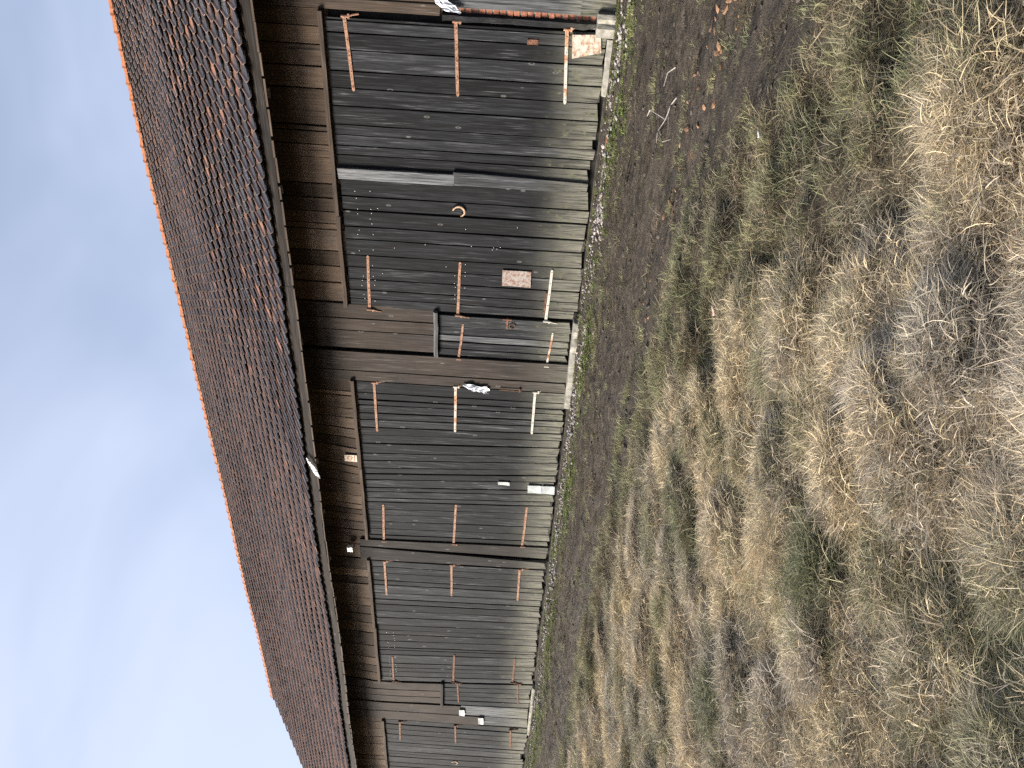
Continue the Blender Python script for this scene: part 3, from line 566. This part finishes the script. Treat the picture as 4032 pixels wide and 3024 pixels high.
# rafters, fascia, slotted strip below it
rx = -25.6
while rx < 4.9:
    mb = MB(); V = []
    for s, d0, d1 in ((0.10, -0.08, -0.24), (2.2, -0.08, -0.24)):
        for dx in (-0.055, 0.055):
            for d in (d0, d1): p = e0+us*s+nn*d; V.append((rx+dx, p[1], p[2]))
    mb.add(V, [(0, 1, 3, 2), (4, 6, 7, 5), (0, 4, 5, 1), (2, 3, 7, 6), (0, 2, 6, 4), (1, 5, 7, 3)]); mb.build('rafter', M_WOOD, roof, attr={'bd': (random.random(), 0.6, 0.4, 0)}); rx += 1.12+random.uniform(-0.03, 0.03)
fx = XA+0.05
while fx < XB-0.2:
    ln = min(random.uniform(2.6, 4.2), XB-fx-0.02); n = 8; V = []; F = []; t0 = random.uniform(-0.01, 0.01)
    for i in range(n+1):
        x = fx+ln*i/n; sz = float(sag(x, 0)); zt = EZ-0.015+sz; zb = EZ-0.105+sz+t0+random.uniform(-0.016, 0.012); V += [(x, EY+0.045, zb), (x, EY+0.045, zt), (x, EY+0.07, zt), (x, EY+0.07, zb)]
    F = [(i*4+c, i*4+4+c, i*4+4+(c+1) % 4, i*4+(c+1) % 4) for i in range(n) for c in range(4)]+[(0, 1, 2, 3), tuple(n*4+c for c in (3, 2, 1, 0))]
    mb = MB(); mb.add(V, F); fb = mb.build('fascia_board', M_WOODX, roof, attr={'bd': (random.random(), random.uniform(0.0, 0.3), 0.22, 0)})
    sl = MB(); x = fx+0.03
    while x < fx+ln-0.1:
        w = random.choice((0.16, 0.2, 0.24, 0.3)); w = min(w, fx+ln-x-0.01); sz = float(sag(x, 0)); dz = random.uniform(-0.004, 0.004); sl.box((x, EY+0.036, EZ-0.128+sz+dz), (x+w, EY+0.062, EZ-0.108+sz+t0+dz)); x += w+random.choice((0.004, 0.03, 0.05))
    sl.build('eave_strip', M_WOODX, fb, attr={'bd': (random.random(), 0.62, 0.6, 0)}); fx += ln+0.006

# ================================================================== loose things on the barn
def sheet(name, corners, mat, y, label, cat, group=None, th=0.003, k=5, warp=0.006, parent=None, nails=True):
    """thin nailed sheet: 4 corners (x, z) bent slightly, real thickness, nail heads"""
    c = [Vector((a, 0, b)) for a, b in corners]; V = []
    for lay in (0, th):
        for i in range(k+1):
            for j in range(k+1):
                u, v = i/k, j/k; p = c[0]*(1-u)*(1-v)+c[1]*u*(1-v)+c[2]*u*v+c[3]*(1-u)*v
                e = 0.0 if lay else 1; V.append((p.x, y-warp*math.sin(u*5+v*3)*0.5-warp*abs(u-0.5)-0.001+lay, p.z))
    n = (k+1)**2; F = []
    ix = lambda i, j: i*(k+1)+j
    for i in range(k):
        for j in range(k):
            q = (ix(i, j), ix(i+1, j), ix(i+1, j+1), ix(i, j+1)); F.append(q); F.append(tuple(n+t for t in q[::-1]))
    edge = [ix(i, 0) for i in range(k)]+[ix(k, j) for j in range(k)]+[ix(i, k) for i in range(k, 0, -1)]+[ix(0, j) for j in range(k, 0, -1)]
    F += [(edge[t], n+edge[t], n+edge[(t+1) % len(edge)], edge[(t+1) % len(edge)]) for t in range(len(edge))]
    mb = MB(); mb.add(V, F)
    if nails:
        for u, v in ((0.08, 0.08), (0.92, 0.08), (0.92, 0.92), (0.08, 0.92)):
            p = c[0]*(1-u)*(1-v)+c[1]*u*(1-v)+c[2]*u*v+c[3]*(1-u)*v; mb.cyl((p.x, y-warp-0.001, p.z), (0, -1, 0), 0.005, 0.003, 6)
    o = mb.build(name, mat, parent)
    if label: tag(o, label, cat, group or ('metal patches nailed to the gates' if cat == 'metal patch' else None))
    return o
sheet('metal_patch', [(-2.562, 0.368), (-2.545, 0.055), (-2.735, 0.03), (-2.815, 0.344)], M_SHEETR, DY-0.014, 'torn pale rusty sheet nailed low beside the rotten post', 'metal patch', warp=0.01)
sheet('metal_patch', [(-2.64, 0.849), (-2.64, 0.727), (-2.694, 0.727), (-2.694, 0.849)], M_RUSTD, DY-0.010, 'small rust brown rectangle on the nearest gate leaf above the torn sheet', 'metal patch')
sheet('metal_patch', [(-5.556, 0.998), (-5.556, 0.62), (-5.797, 0.614), (-5.794, 0.995)], M_TIN, DY-0.010, 'grey and rusty rectangular tin plate above the white hinge', 'metal patch')
sheet('metal_strip', [(-5.866, 0.41), (-5.866, 0.385), (-6.2, 0.40), (-6.2, 0.425)], M_RUSTD, DY-0.010, 'dark red metal strip lying along the white hinge', 'metal strip')
sheet('metal_patch', [(-9.449, 0.907), (-9.449, 0.72), (-9.52, 0.715), (-9.515, 0.90)], M_GALV, DY-0.012, 'small bright tin scrap on the second gate', 'metal patch')
sheet('metal_patch', [(-9.49, 0.425), (-9.485, 0.205), (-9.655, 0.195), (-9.66, 0.415)], M_GALV, DY-0.012, 'upper of two bright galvanised sheets at the foot of the second gate', 'metal patch')
sheet('metal_patch', [(-9.485, 0.200), (-9.48, -0.01), (-9.66, -0.015), (-9.655, 0.19)], M_GALV, DY-0.013, 'lower of two bright galvanised sheets at the foot of the second gate', 'metal patch')
sheet('metal_patch', [(-16.24, 1.46), (-16.24, 1.345), (-16.465, 1.34), (-16.465, 1.455)], M_GALV, DY-0.030, 'white patch on the board joint beside the distant wicket', 'metal patch')
sheet('metal_patch', [(-16.50, 1.05), (-16.50, 0.94), (-16.75, 0.93), (-16.75, 1.04)], M_GALV, DY-0.034, 'lower white patch on the board joint beside the fourth gate', 'metal patch')
sg_ = sheet('sign', [(-9.075, 3.345), (-9.075, 3.15), (-9.215, 3.15), (-9.215, 3.345)], M_SIGN, DY+0.0, 'small faded cream and orange sign above the second gate', 'sign')
# faded print on the sign: a ring and a bar
mb = MB(); ci = (-9.145, 3.265)
for i in range(16):
    a, b = 2*math.pi*i/16, 2*math.pi*(i+1)/16
    mb.add([(ci[0]+r*math.cos(t), DY-0.0115, ci[1]+r*math.sin(t)) for r, t in ((0.030, a), (0.042, a), (0.042, b), (0.030, b))], [(0, 1, 2, 3)])
mb.box((-9.205, DY-0.012, 3.185), (-9.085, DY-0.0105, 3.192)); mb.build('print', M_SIGNO, sg_)
def horseshoe(c, R, ang, label, y):
    V = []; F = []; n = 16
    for i in range(n+1):
        a = ang+math.radians(58)+(2*math.pi-math.radians(116))*i/n; w = 0.014+0.008*math.sin(math.pi*i/n); st = 1.0+0.16*abs(math.cos(math.pi*i/n))
        for rr, d in ((R-w/2, 0), (R+w/2, 0), (R+w/2, 0.010), (R-w/2, 0.010)): V.append((c[0]+rr*math.cos(a), y-d, c[1]+rr*math.sin(a)*st))
    F = [(i*4+k, i*4+4+k, i*4+4+(k+1) % 4, i*4+(k+1) % 4) for i in range(n) for k in range(4)]+[(0, 1, 2, 3), tuple(n*4+k for k in (3, 2, 1, 0))]
    mb = MB(); mb.add(V, F)
    for i in (3, 5, 11, 13): a = ang+math.radians(58)+(2*math.pi-math.radians(116))*i/n; mb.cyl((c[0]+R*math.cos(a), y-0.009, c[1]+R*math.sin(a)), (0, -1, 0), 0.004, 0.004, 6)
    tag(mb.build('horseshoe', M_HORSE), label, 'horseshoe', 'horseshoes nailed to the gates')
horseshoe((-4.757, 1.58), 0.064, math.radians(140), 'pale rusty horseshoe nailed to the nearest gate', DY-0.006)
horseshoe((-18.51, 1.535), 0.055, math.radians(140), 'far horseshoe on the fourth gate at the picture edge', DY-0.006)
# white nail heads in rows on the gates
def nails(parent, pts, y, name='nail_heads'):
    mb = MB()
    for x, z in pts: mb.cyl((x+lean(x, z), y, z), (0, -1, 0), 0.0042, 0.003, 6)
    o = mb.build(name, M_LAMP, parent); o['kind'] = 'stuff'
pts = []
for x in np.arange(-4.5, -6.2, -0.075):
    for zc in (2.86, 2.70): 
        if random.random() < 0.5: pts.append((x+random.uniform(-0.02, 0.02), zc-(x+4.5)*-0.006+random.uniform(-0.02, 0.02)))
for x in np.arange(-5.45, -6.1, -0.06):
    for zc in (1.62, 1.49):
        if random.random() < 0.4: pts.append((x, zc+random.uniform(-0.008, 0.008)))
pts += [(random.uniform(-4.6, -5.9), random.uniform(0.7, 2.6)) for _ in range(14)]; nails(pA2, pts, DY-0.001)
pts = []
for x in np.arange(-13.65, -15.2, -0.08):
    for zc in (2.87, 2.74):
        if random.random() < 0.45: pts.append((x, zc+random.uniform(-0.012, 0.012)))
nails(wall, pts, DY+0.001)
# crumpled plastic: rag on the second gate, film on the brick pier, cloth below the eave
def rag(name, path, wid, label, cat, seed, mat=M_PLASTIC, amp=0.03):
    rr = random.Random(seed); V = []; F = []; n = len(path)*4-3; k = 6
    for i in range(n):
        t = i/(n-1)*(len(path)-1); a = int(min(t, len(path)-2)); q = t-a; c = Vector(path[a]).lerp(Vector(path[a+1]), q); w = wid[a]*(1-q)+wid[a+1]*q
        for j in range(k+1):
            u = j/k-0.5; V.append((c.x+u*w+rr.uniform(-1, 1)*amp*0.25, c.y-abs(math.sin(i*1.3+j*2.1+seed))*amp+rr.uniform(-1, 1)*amp*0.3, c.z+rr.uniform(-1, 1)*amp*0.25+0.2*w*math.sin(j*1.7+seed)))
    F = [(i*(k+1)+j, i*(k+1)+j+1, (i+1)*(k+1)+j+1, (i+1)*(k+1)+j) for i in range(n-1) for j in range(k)]
    mb = MB(); mb.add(V, F); o = mb.build(name, mat); md = o.modifiers.new('thick', 'SOLIDIFY'); md.thickness = 0.002; tag(o, label, cat); return o
rag('plastic_rag', [(-7.50, DY-0.03, 1.49), (-7.53, DY-0.035, 1.36), (-7.56, DY-0.03, 1.24), (-7.57, DY-0.025, 1.12)], [0.02, 0.13, 0.10, 0.16], 'crumpled white plastic rag hanging from the middle hinge of the second gate', 'rag', 5, amp=0.018)
rag('plastic_film', [(-2.10, DY-0.05, 1.90), (-2.26, DY-0.055, 1.83), (-2.34, DY-0.06, 1.72), (-2.385, DY-0.055, 1.58)], [0.05, 0.10, 0.10, 0.03], 'torn white plastic film caught above the bricks', 'plastic film', 8, amp=0.025)
rag('cloth_scrap', [(-8.55, EY+0.01, 3.74), (-8.68, EY+0.0, 3.68), (-8.80, EY-0.005, 3.63), (-8.92, EY-0.005, 3.57)], [0.03, 0.09, 0.14, 0.05], 'pale cloth scrap hanging from the eave above the second gate', 'cloth', 3, amp=0.012)
# floodlight on the post between second and third gate
fl = empty('floodlight', (-11.2, DY, 3.33)); tag(fl, 'small white square floodlight on the post beside the third gate', 'lamp')
MB().box((-11.275, DY-0.11, 3.345), (-11.16, DY-0.06, 3.44), 0.003).build('lamp_housing', M_LAMP, fl)
MB().box((-11.265, DY-0.114, 3.355), (-11.17, DY-0.1095, 3.43)).build('lamp_glass', plain('lamp_glass', (0.62, 0.62, 0.56), (0.66, 0.66, 0.6), 3, 0.15, 0, 0.6), fl)
MB().tube([(-11.22, DY-0.07, 3.36), (-11.2, DY-0.06, 3.32), (-11.16, DY-0.03, 3.32), (-11.12, DY-0.01, 3.35)], 0.008, 6).cyl((-11.11, DY+0.0, 3.36), (0, -1, 0), 0.028, 0.035, 8).build('bracket', M_RUSTD, fl)
# iron rod beside the second gate, short chain-like loop
mb = MB().tube([(-7.545, DY-0.035, 0.96), (-7.548, DY-0.035, 0.64)], 0.008, 6).box((-7.57, DY-0.04, 0.655), (-7.51, DY-0.02, 0.67)); mb.build('bolt_rod', M_RUSTD, wall)

# ================================================================== vegetation and litter
proto = bpy.data.collections.new('prototypes')        # never linked to the scene: only instanced
def blades(name, n, rad, Ln, a0, a1, spread, wid, curl=0.3, seg=5, seed=0):
    rr = np.random.default_rng(seed); V = []; F = []; A = []
    for b in range(n):
        ang = rr.uniform(0, 2*math.pi); q = math.sqrt(rr.random())*rad; p = np.array([q*math.cos(ang), q*math.sin(ang), -0.015]); az = rr.normal(0, spread); ln = rr.uniform(*Ln); p0 = math.radians(rr.uniform(*a0)); p1 = math.radians(rr.uniform(*a1)); cu = rr.normal(0, curl); w = rr.uniform(*wid); rl = rr.uniform(-0.8, 0.8); col = rr.random(); gb = rr.random()
        for s in range(seg+1):
            t = s/seg; pit = p0+(p1-p0)*t**0.8; ax = az+cu*t; d = np.array([math.cos(pit)*math.cos(ax), math.cos(pit)*math.sin(ax), math.sin(pit)])
            sd = np.array([-math.sin(ax), math.cos(ax), 0])*math.cos(rl)+np.cross(d, [-math.sin(ax), math.cos(ax), 0])*math.sin(rl); ww = w*(1-0.85*t**1.5)*0.5
            V += [p-sd*ww, p+sd*ww]; A += [(col, t, gb, 1)]*2; p = p+d*ln/seg
            if p[2] < 0.004: p[2] = 0.004+0.006*rr.random()
        k = b*(seg+1)*2; F += [(k+2*s, k+2*s+1, k+2*s+3, k+2*s+2) for s in range(seg)]
    o = bpy.data.objects.new(name, mesh_of(name, V, F, M_GRASS, {'bl': A}, True)); return o
def family(prefix, k, fn):
    c = bpy.data.collections.new(prefix)
    for i in range(k): c.objects.link(fn(i))
    return c
LONG = family('long_grass', 8, lambda i: blades('long_grass_%d' % i, 84, 0.085, (0.08, 0.23), (4, 44), (-45, 12), 0.75, (0.0022, 0.0040), 0.9, 5, 100+i))
MAT_ = family('matted_grass', 8, lambda i: blades('matted_grass_%d' % i, 60, 0.11, (0.05, 0.14), (5, 48), (-35, 25), 3.0, (0.0022, 0.0040), 1.1, 4, 200+i))
GREEN = family('green_grass', 6, lambda i: blades('green_grass_%d' % i, 42, 0.075, (0.05, 0.13), (35, 85), (-25, 50), 3.0, (0.0022, 0.004), 0.6, 4, 300+i))
WEED = family('weed', 4, lambda i: blades('weed_%d' % i, 26, 0.05, (0.03, 0.08), (20, 75), (-40, 30), 3.0, (0.006, 0.012), 0.4, 3, 400+i))

def scatter(name, fam, nvar, X, Y, Z, rotz, tilt, scl, tint, label, cat=None):
    n = len(X); me = bpy.data.meshes.new(name); me.vertices.add(n); me.vertices.foreach_set('co', np.stack([X, Y, Z], -1).astype(np.float32).ravel())
    a = me.attributes.new('rot', 'FLOAT_VECTOR', 'POINT'); a.data.foreach_set('vector', np.stack([tilt[0], tilt[1], rotz], -1).astype(np.float32).ravel())
    a = me.attributes.new('scl', 'FLOAT_VECTOR', 'POINT'); a.data.foreach_set('vector', scl.astype(np.float32).ravel())
    a = me.attributes.new('pick', 'INT', 'POINT'); a.data.foreach_set('value', RNG.integers(0, nvar, n).astype(np.int32))
    a = me.attributes.new('tint', 'FLOAT_COLOR', 'POINT'); a.data.foreach_set('color', np.concatenate([tint, np.ones((n, 1))], 1).astype(np.float32).ravel())
    o = bpy.data.objects.new(name, me); put(o); tag(o, label, cat, None, 'stuff')
    ng = bpy.data.node_groups.new(name, 'GeometryNodeTree'); ng.interface.new_socket('Geometry', in_out='INPUT', socket_type='NodeSocketGeometry'); ng.interface.new_socket('Geometry', in_out='OUTPUT', socket_type='NodeSocketGeometry')
    gi = ng.nodes.new('NodeGroupInput'); go = ng.nodes.new('NodeGroupOutput'); ip = ng.nodes.new('GeometryNodeInstanceOnPoints'); ci = ng.nodes.new('GeometryNodeCollectionInfo')
    ci.inputs['Collection'].default_value = fam; ci.inputs['Separate Children'].default_value = True; ci.inputs['Reset Children'].default_value = True
    def na(nm, t): q = ng.nodes.new('GeometryNodeInputNamedAttribute'); q.data_type = t; q.inputs[0].default_value = nm; return q.outputs[0]
    l = ng.links.new; l(gi.outputs[0], ip.inputs['Points']); l(ci.outputs[0], ip.inputs['Instance']); ip.inputs['Pick Instance'].default_value = True
    l(na('pick', 'INT'), ip.inputs['Instance Index']); l(na('scl', 'FLOAT_VECTOR'), ip.inputs['Scale'])
    e2r = ng.nodes.new('FunctionNodeEulerToRotation'); l(na('rot', 'FLOAT_VECTOR'), e2r.inputs[0]); l(e2r.outputs[0], ip.inputs['Rotation']); l(ip.outputs[0], go.inputs[0])
    md = o.modifiers.new('scatter', 'NODES'); md.node_group = ng; return o

VA = math.atan2(fwd.x, fwd.y)             # azimuth of the view
def field(n, rmin=1.0, rmax=24, half=math.radians(34), power=1.0):
    """random points on the ground, thinning with distance"""
    r = (rmin**power+(rmax**power-rmin**power)*RNG.random(n))**(1/power); a = VA+RNG.uniform(-half, half, n)
    X = r*np.sin(a); Y = r*np.cos(a); k = (Y < 9.3) & (Y > 0.2) & (X > -23); return X[k], Y[k], r[k]
def flow(X, Y):
    d, ox, oy, _ = tussock(X, Y); w = np.clip(d/0.5, 0, 1)*0.85; b = base_flow(X, Y); o = np.arctan2(oy, ox)
    return np.arctan2(np.sin(b)+w*np.sin(o), np.cos(b)+w*np.cos(o))
def base_flow(X, Y): return 2.45+(fbm(X*0.55+31, Y*0.55+8, 2)-0.5)*np.interp(X, [-5, -1.5], [6.5, 2.0])+(fbm(X*2.1+3, Y*2.1+1, 2)-0.5)*2.2
def slope_tilt(n, s=0.12): return (RNG.normal(0, s, n), RNG.normal(0, s, n))
STRAW = np.array([0.63, 0.515, 0.325]); TAN = np.array([0.51, 0.42, 0.295]); GREY = np.array([0.45, 0.395, 0.315]); BROWN = np.array([0.17, 0.115, 0.065]); GRN = np.array([0.15, 0.165, 0.085]); OLIVE = np.array([0.27, 0.255, 0.13])
def straw_cut(X): return np.interp(X, [-12, -7.9, -5.4, -3.5, -2.2, -0.6, 1], [0.05, 0.2, 0.45, 0.72, 0.95, 0.85, 0.8])
def straw_zone(X, Y): return sstep(-0.1, 0.5, boundary(X)-Y+(fbm(X*0.8+9, Y*0.8+4, 3)-0.5)*0.9-straw_cut(X))
def palette(X, Y, green_bias=0.0, spread=0.22):
    n = len(X); a = 0.5+(fbm(X*1.6+50, Y*1.6+20, 3)-0.5)*0.8+RNG.normal(0, 0.12, n); b = 0.5+(fbm(X*2.2+80, Y*2.2+60, 3)-0.5)*0.75+RNG.normal(0, 0.10, n)
    idn = tussock(X, Y)[3]; a = a+(idn-0.5)*0.14; b = b+(np.modf(idn*7.31)[0]-0.5)*0.12; t = STRAW*1.0*np.ones((n, 3)); w = sstep(0.40, 0.58, a)[:, None]; t = t*(1-w)+TAN*w; w = sstep(0.52, 0.68, a)[:, None]; t = t*(1-w)+GREY*w
    w = sstep(0.56, 0.66, b)[:, None]*0.8; t = t*(1-w)+OLIVE*w; w = sstep(0.63-green_bias, 0.76-green_bias, b)[:, None]*0.8; t = t*(1-w)+GRN*w
    w = (RNG.random(n) < 0.10)[:, None]*0.7; t = t*(1-w)+BROWN*w
    # short trampled growth between the mud and the straw is browner and duller
    q = straw_zone(X, Y)[:, None]; w = RNG.random(n)[:, None]; dull = (BROWN*0.95*w+np.array([0.135, 0.14, 0.075])*(1-w)); t = t*q+(1-q)*(0.72*dull+0.28*t)
    return t*RNG.uniform(0.72, 1.22, n)[:, None]
# matted dead grass over the whole meadow side
X, Y, r = field(46000, 1.2, 24, power=1.2); g = grass_amt(X, Y); k = RNG.random(len(X)) < (sstep(0.05, 0.7, g)+0.02)*(0.45+0.55*straw_zone(X, Y))
X, Y, r = X[k], Y[k], r[k]; n = len(X); s = RNG.uniform(0.7, 1.25, n)*np.interp(r, [2, 12, 24], [0.9, 1.25, 1.6])
scatter('matted_grass', MAT_, 8, X, Y, height(X, Y), RNG.uniform(0, 6.28, n), slope_tilt(n), np.stack([s, s, s*RNG.uniform(0.7, 1.5, n)], -1), palette(X, Y)*0.9, 'matted short dead grass covering the meadow')
# long lodged straw, combed in swirls
X, Y, r = field(80000, 1.2, 24, power=1.12); d = boundary(X)-Y+(fbm(X*0.8+9, Y*0.8+4, 3)-0.5)*0.9
td = tussock(X, Y)[0]; k = RNG.random(len(X)) < straw_zone(X, Y)*np.clip(1.3-1.2*td, 0.2, 1)
X, Y, r = X[k], Y[k], r[k]; n = len(X); s = RNG.uniform(0.6, 1.12, n)*np.interp(r, [1.5, 4, 14, 24], [0.68, 0.74, 1.1, 1.4])
scatter('long_straw_grass', LONG, 8, X, Y, height(X, Y), flow(X, Y)+RNG.normal(0, 0.5, n), slope_tilt(n, 0.12), np.stack([s, s, s*RNG.uniform(0.5, 1.0, n)], -1), palette(X, Y, -0.02), 'long straw coloured grass lying in swirls')
# green short grass: along the mud edge and in patches, thin over the mud
X, Y, r = field(26000, 1.0, 24, power=1.5); d = boundary(X)-Y; b = fbm(X*1.3+80, Y*1.3+60, 3); band = np.exp(-((d-np.interp(X, [-8, -3, -1, 1], [0.0, 0.3, 0.55, 0.8]))/0.55)**2)*np.interp(X, [-9, -5, -2], [0.35, 0.6, 1.0])
mudp = (0.03+sstep(0.46, 0.66, fbm(X*1.2+12, Y*2.6+7, 3))*0.2)*(d < 0); wallb = np.exp(-((Y-8.3)/0.3)**2)*sstep(0.38, 0.58, fbm(X*0.9+2, Y*2+9, 2))*0.9
k = RNG.random(len(X)) < np.clip(band*0.8+mudp+wallb+sstep(0.58, 0.70, b)*0.5*(d > 0.2), 0, 1)
X, Y, r = X[k], Y[k], r[k]; n = len(X); d = boundary(X)-Y; s = RNG.uniform(0.55, 1.2, n)*np.where(d < -0.4, 0.6, 1.0)*np.interp(r, [2, 14, 24], [0.95, 1.2, 1.4])
tn = np.array([0.15, 0.165, 0.085])*RNG.uniform(0.6, 1.5, (n, 1))+np.array([0.22, 0.18, 0.09])*RNG.random((n, 1))**2
scatter('green_grass', GREEN, 6, X, Y, height(X, Y), RNG.uniform(0, 6.28, n), slope_tilt(n, 0.15), np.stack([s, s, s], -1), tn, 'short dull green grass along the edge of the mud')
# dead wisps and trampled stalks on the mud
X, Y, r = field(26000, 2.0, 24, power=1.5); g = grass_amt(X, Y); k = RNG.random(len(X)) < (1-g)*(0.14+0.8*sstep(0.42, 0.62, fbm(X*1.1+40, Y*3.2+3, 3)))*np.interp(X, [-16, -6, -2, 1], [1.0, 0.95, 0.5, 0.4])
X, Y = X[k], Y[k]; n = len(X); s = RNG.uniform(0.35, 0.85, n); tn = palette(X, Y, 0.03)*0.62
scatter('trampled_stalks', MAT_, 8, X, Y, height(X, Y), RNG.uniform(0, 6.28, n), slope_tilt(n, 0.08), np.stack([s, s, s*0.55], -1), tn, 'trampled dead stalks scattered over the mud')
# moss and small weeds at the foot of the wall
n0 = 9000; X = RNG.uniform(-22, 3, n0); Y = np.where(RNG.random(n0) < 0.2, RNG.uniform(9.05, 9.3, n0), 8.55+RNG.normal(0, 0.2, n0)); k = (Y > 7.9) & (RNG.random(n0) < 0.15+sstep(0.44, 0.6, fbm(X*0.8+22, Y*1.5, 3)))
X, Y = X[k], Y[k]; n = len(X); s = RNG.uniform(0.4, 1.0, n); tn = np.array([0.13, 0.19, 0.05])*RNG.uniform(0.5, 1.5, (n, 1))+np.array([0.10, 0.07, 0.03])*RNG.random((n, 1))
scatter('moss_and_weeds', WEED, 4, X, Y, height(X, Y), RNG.uniform(0, 6.28, n), slope_tilt(n, 0.1), np.stack([s, s, s*0.55], -1), tn, 'moss and small weeds along the foot of the barn')
# gravel strip
import bmesh
def pebble(i):
    rr = random.Random(i); b = bmesh.new(); bmesh.ops.create_icosphere(b, subdivisions=1, radius=1)
    for v in b.verts: v.co = v.co*rr.uniform(0.75, 1.15); v.co.z *= 0.6
    me = bpy.data.meshes.new('pebble'); b.to_mesh(me); b.free(); me.materials.append(M_STONE); return bpy.data.objects.new('pebble_%d' % i, me)
PEB = family('pebble', 6, pebble)
n0 = 15000; X = RNG.uniform(-22, 3, n0); Y = 8.93+RNG.normal(0, 0.16, n0)+(fbm(X*0.9, X*0, 2)-0.5)*0.35; k = (Y < 9.38) & (RNG.random(n0) < np.interp(X, [-22, -9, -5, 3], [0.2, 0.35, 0.95, 1.0])*(0.1+sstep(0.42, 0.6, fbm(X*1.6+7, Y*4, 3))))
X, Y = X[k], Y[k]; X2, Y2, _ = field(5000, 2, 20, power=1.5); kk = (grass_amt(X2, Y2) < 0.3) & (RNG.random(len(X2)) < 0.12); X = np.concatenate([X, X2[kk]]); Y = np.concatenate([Y, Y2[kk]])
n = len(X); s = RNG.lognormal(math.log(0.017), 0.45, n); hue = RNG.random((n, 1)); tn = (np.array([0.38, 0.37, 0.365])*(1-hue)+np.array([0.38, 0.30, 0.27])*hue)*RNG.uniform(0.55, 1.25, (n, 1)); nk = int(kk.sum()); tn[-nk:] *= 0.4; s = np.clip(s, 0.006, 0.034); s[-nk:] *= 0.5
scatter('gravel', PEB, 6, X, Y, height(X, Y)+s*0.15, RNG.uniform(0, 6.28, n), slope_tilt(n, 0.3), np.stack([s, s*RNG.uniform(0.7, 1.2, n), s], -1), tn, 'pale gravel along the foot of the barn')
# clods of orange clay and dark mud thrown up by the wheels
n0 = 5000; X2, Y2, r2 = field(n0*4, 2, 20, power=1.5); Yt2 = Y2-track_shift(X2)*sstep(9, 6, Y2); k = (RNG.random(len(X2)) < (0.04+0.55*sstep(0.5, 0.68, fbm(X2*1.1+3, Y2*5+8, 3))+0.7*np.exp(-((Yt2-6.1)/0.28)**2)+0.3*np.exp(-((Yt2-7.0)/0.3)**2))*(1-grass_amt(X2, Y2)))
X, Y, Yt2 = X2[k], Y2[k], Yt2[k]; n = len(X); s = np.clip(RNG.lognormal(math.log(0.014), 0.45, n), 0.005, 0.03); oc = (np.exp(-((Yt2-6.05)/0.22)**2)*sstep(-4.5, -2, X) > RNG.random(n)*1.0)[:, None]
tn = np.where(oc, np.array([0.23, 0.12, 0.06]), np.array([0.06, 0.049, 0.039]))*RNG.uniform(0.6, 1.4, (n, 1))
scatter('mud_clods', PEB, 6, X, Y, height(X, Y), RNG.uniform(0, 6.28, n), slope_tilt(n, 0.3), np.stack([s*1.3, s, s*0.8], -1), tn, 'clods of mud and orange clay along the ruts')
# single things on the ground
gh = lambda x, y: float(height(np.array([x]), np.array([y]))[0])
def twig(name, pts, r0, label):
    mb = MB()
    for p in pts: mb.tube([(x, y, gh(x, y)+h) for x, y, h in p], [r0*(1-0.75*i/(len(p)-1)) for i in range(len(p))], 5)
    tag(mb.build(name, M_TWIG), label, 'branch')
twig('dry_branch', [[(-1.90, 6.34, 0.02), (-1.97, 6.42, 0.04), (-2.08, 6.44, 0.05)], [(-2.06, 6.15, 0.05), (-2.16, 6.28, 0.05), (-2.32, 6.40, 0.03), (-2.44, 6.45, 0.03), (-2.55, 6.47, 0.01)], [(-2.32, 6.40, 0.03), (-2.30, 6.54, 0.06), (-2.26, 6.66, 0.08)], [(-2.44, 6.45, 0.03), (-2.46, 6.30, 0.06), (-2.38, 6.15, 0.07)], [(-2.16, 6.28, 0.05), (-2.22, 6.18, 0.09), (-2.33, 6.12, 0.10)], [(-2.3, 6.54, 0.06), (-2.37, 6.6, 0.08), (-2.41, 6.7, 0.07)]], 0.0065, 'pale forked dry branch lying on the mud before the nearest gate')
tag(MB().box((-3.53, 8.77, gh(-3.47, 8.8)-0.01), (-3.41, 8.82, gh(-3.47, 8.8)+0.035), 0.008).build('brick_fragment', M_BRICK), 'red brick fragment in the gravel before the nearest gate', 'brick')
for i, (x, y, sx, lab, mt, nm, ct) in enumerate([(-2.30, 4.06, (0.035, 0.028, 0.02), 'dark stone at the edge of the grass', M_SLATE, 'stone', 'stone'), (-1.12, 5.22, (0.05, 0.035, 0.025), 'orange clay clod, the largest in the rut near the picture edge', M_BRICK, 'clay_clod', 'clod')]):
    o = rock(nm, (x, y, gh(x, y)+0.01), sx, plain('ochre_clay', (0.2, 0.105, 0.05), (0.3, 0.17, 0.085), 30) if nm == 'clay_clod' else mt, None, 30+i); tag(o, lab, ct)
for x, y, mt, lab, sc_ in ((-2.66, 4.21, M_LEAF, 'curled pinkish dead leaf on the short grass', 0.035), (-1.57, 4.20, M_PLASTIC, 'scrap of white litter on the green grass', 0.018)):
    V = []; k = 5; z0 = gh(x, y)+0.045
    for i in range(k+1):
        for j in range(k+1):
            u, v = i/k-0.5, j/k-0.5; q = math.sqrt(max(0, 1-(2*u)**2))*0.9+0.1; V.append((x+u*2*sc_, y+v*1.3*sc_*q, z0+0.3*sc_*math.cos(v*3)+0.25*sc_*math.sin(u*4)))
    mb = MB(); mb.add(V, [(i*(k+1)+j, (i+1)*(k+1)+j, (i+1)*(k+1)+j+1, i*(k+1)+j+1) for i in range(k) for j in range(k)]); o = mb.build('dead_leaf' if mt is M_LEAF else 'litter', mt); o.modifiers.new('thick', 'SOLIDIFY').thickness = 0.0015; tag(o, lab, 'leaf' if mt is M_LEAF else 'litter')
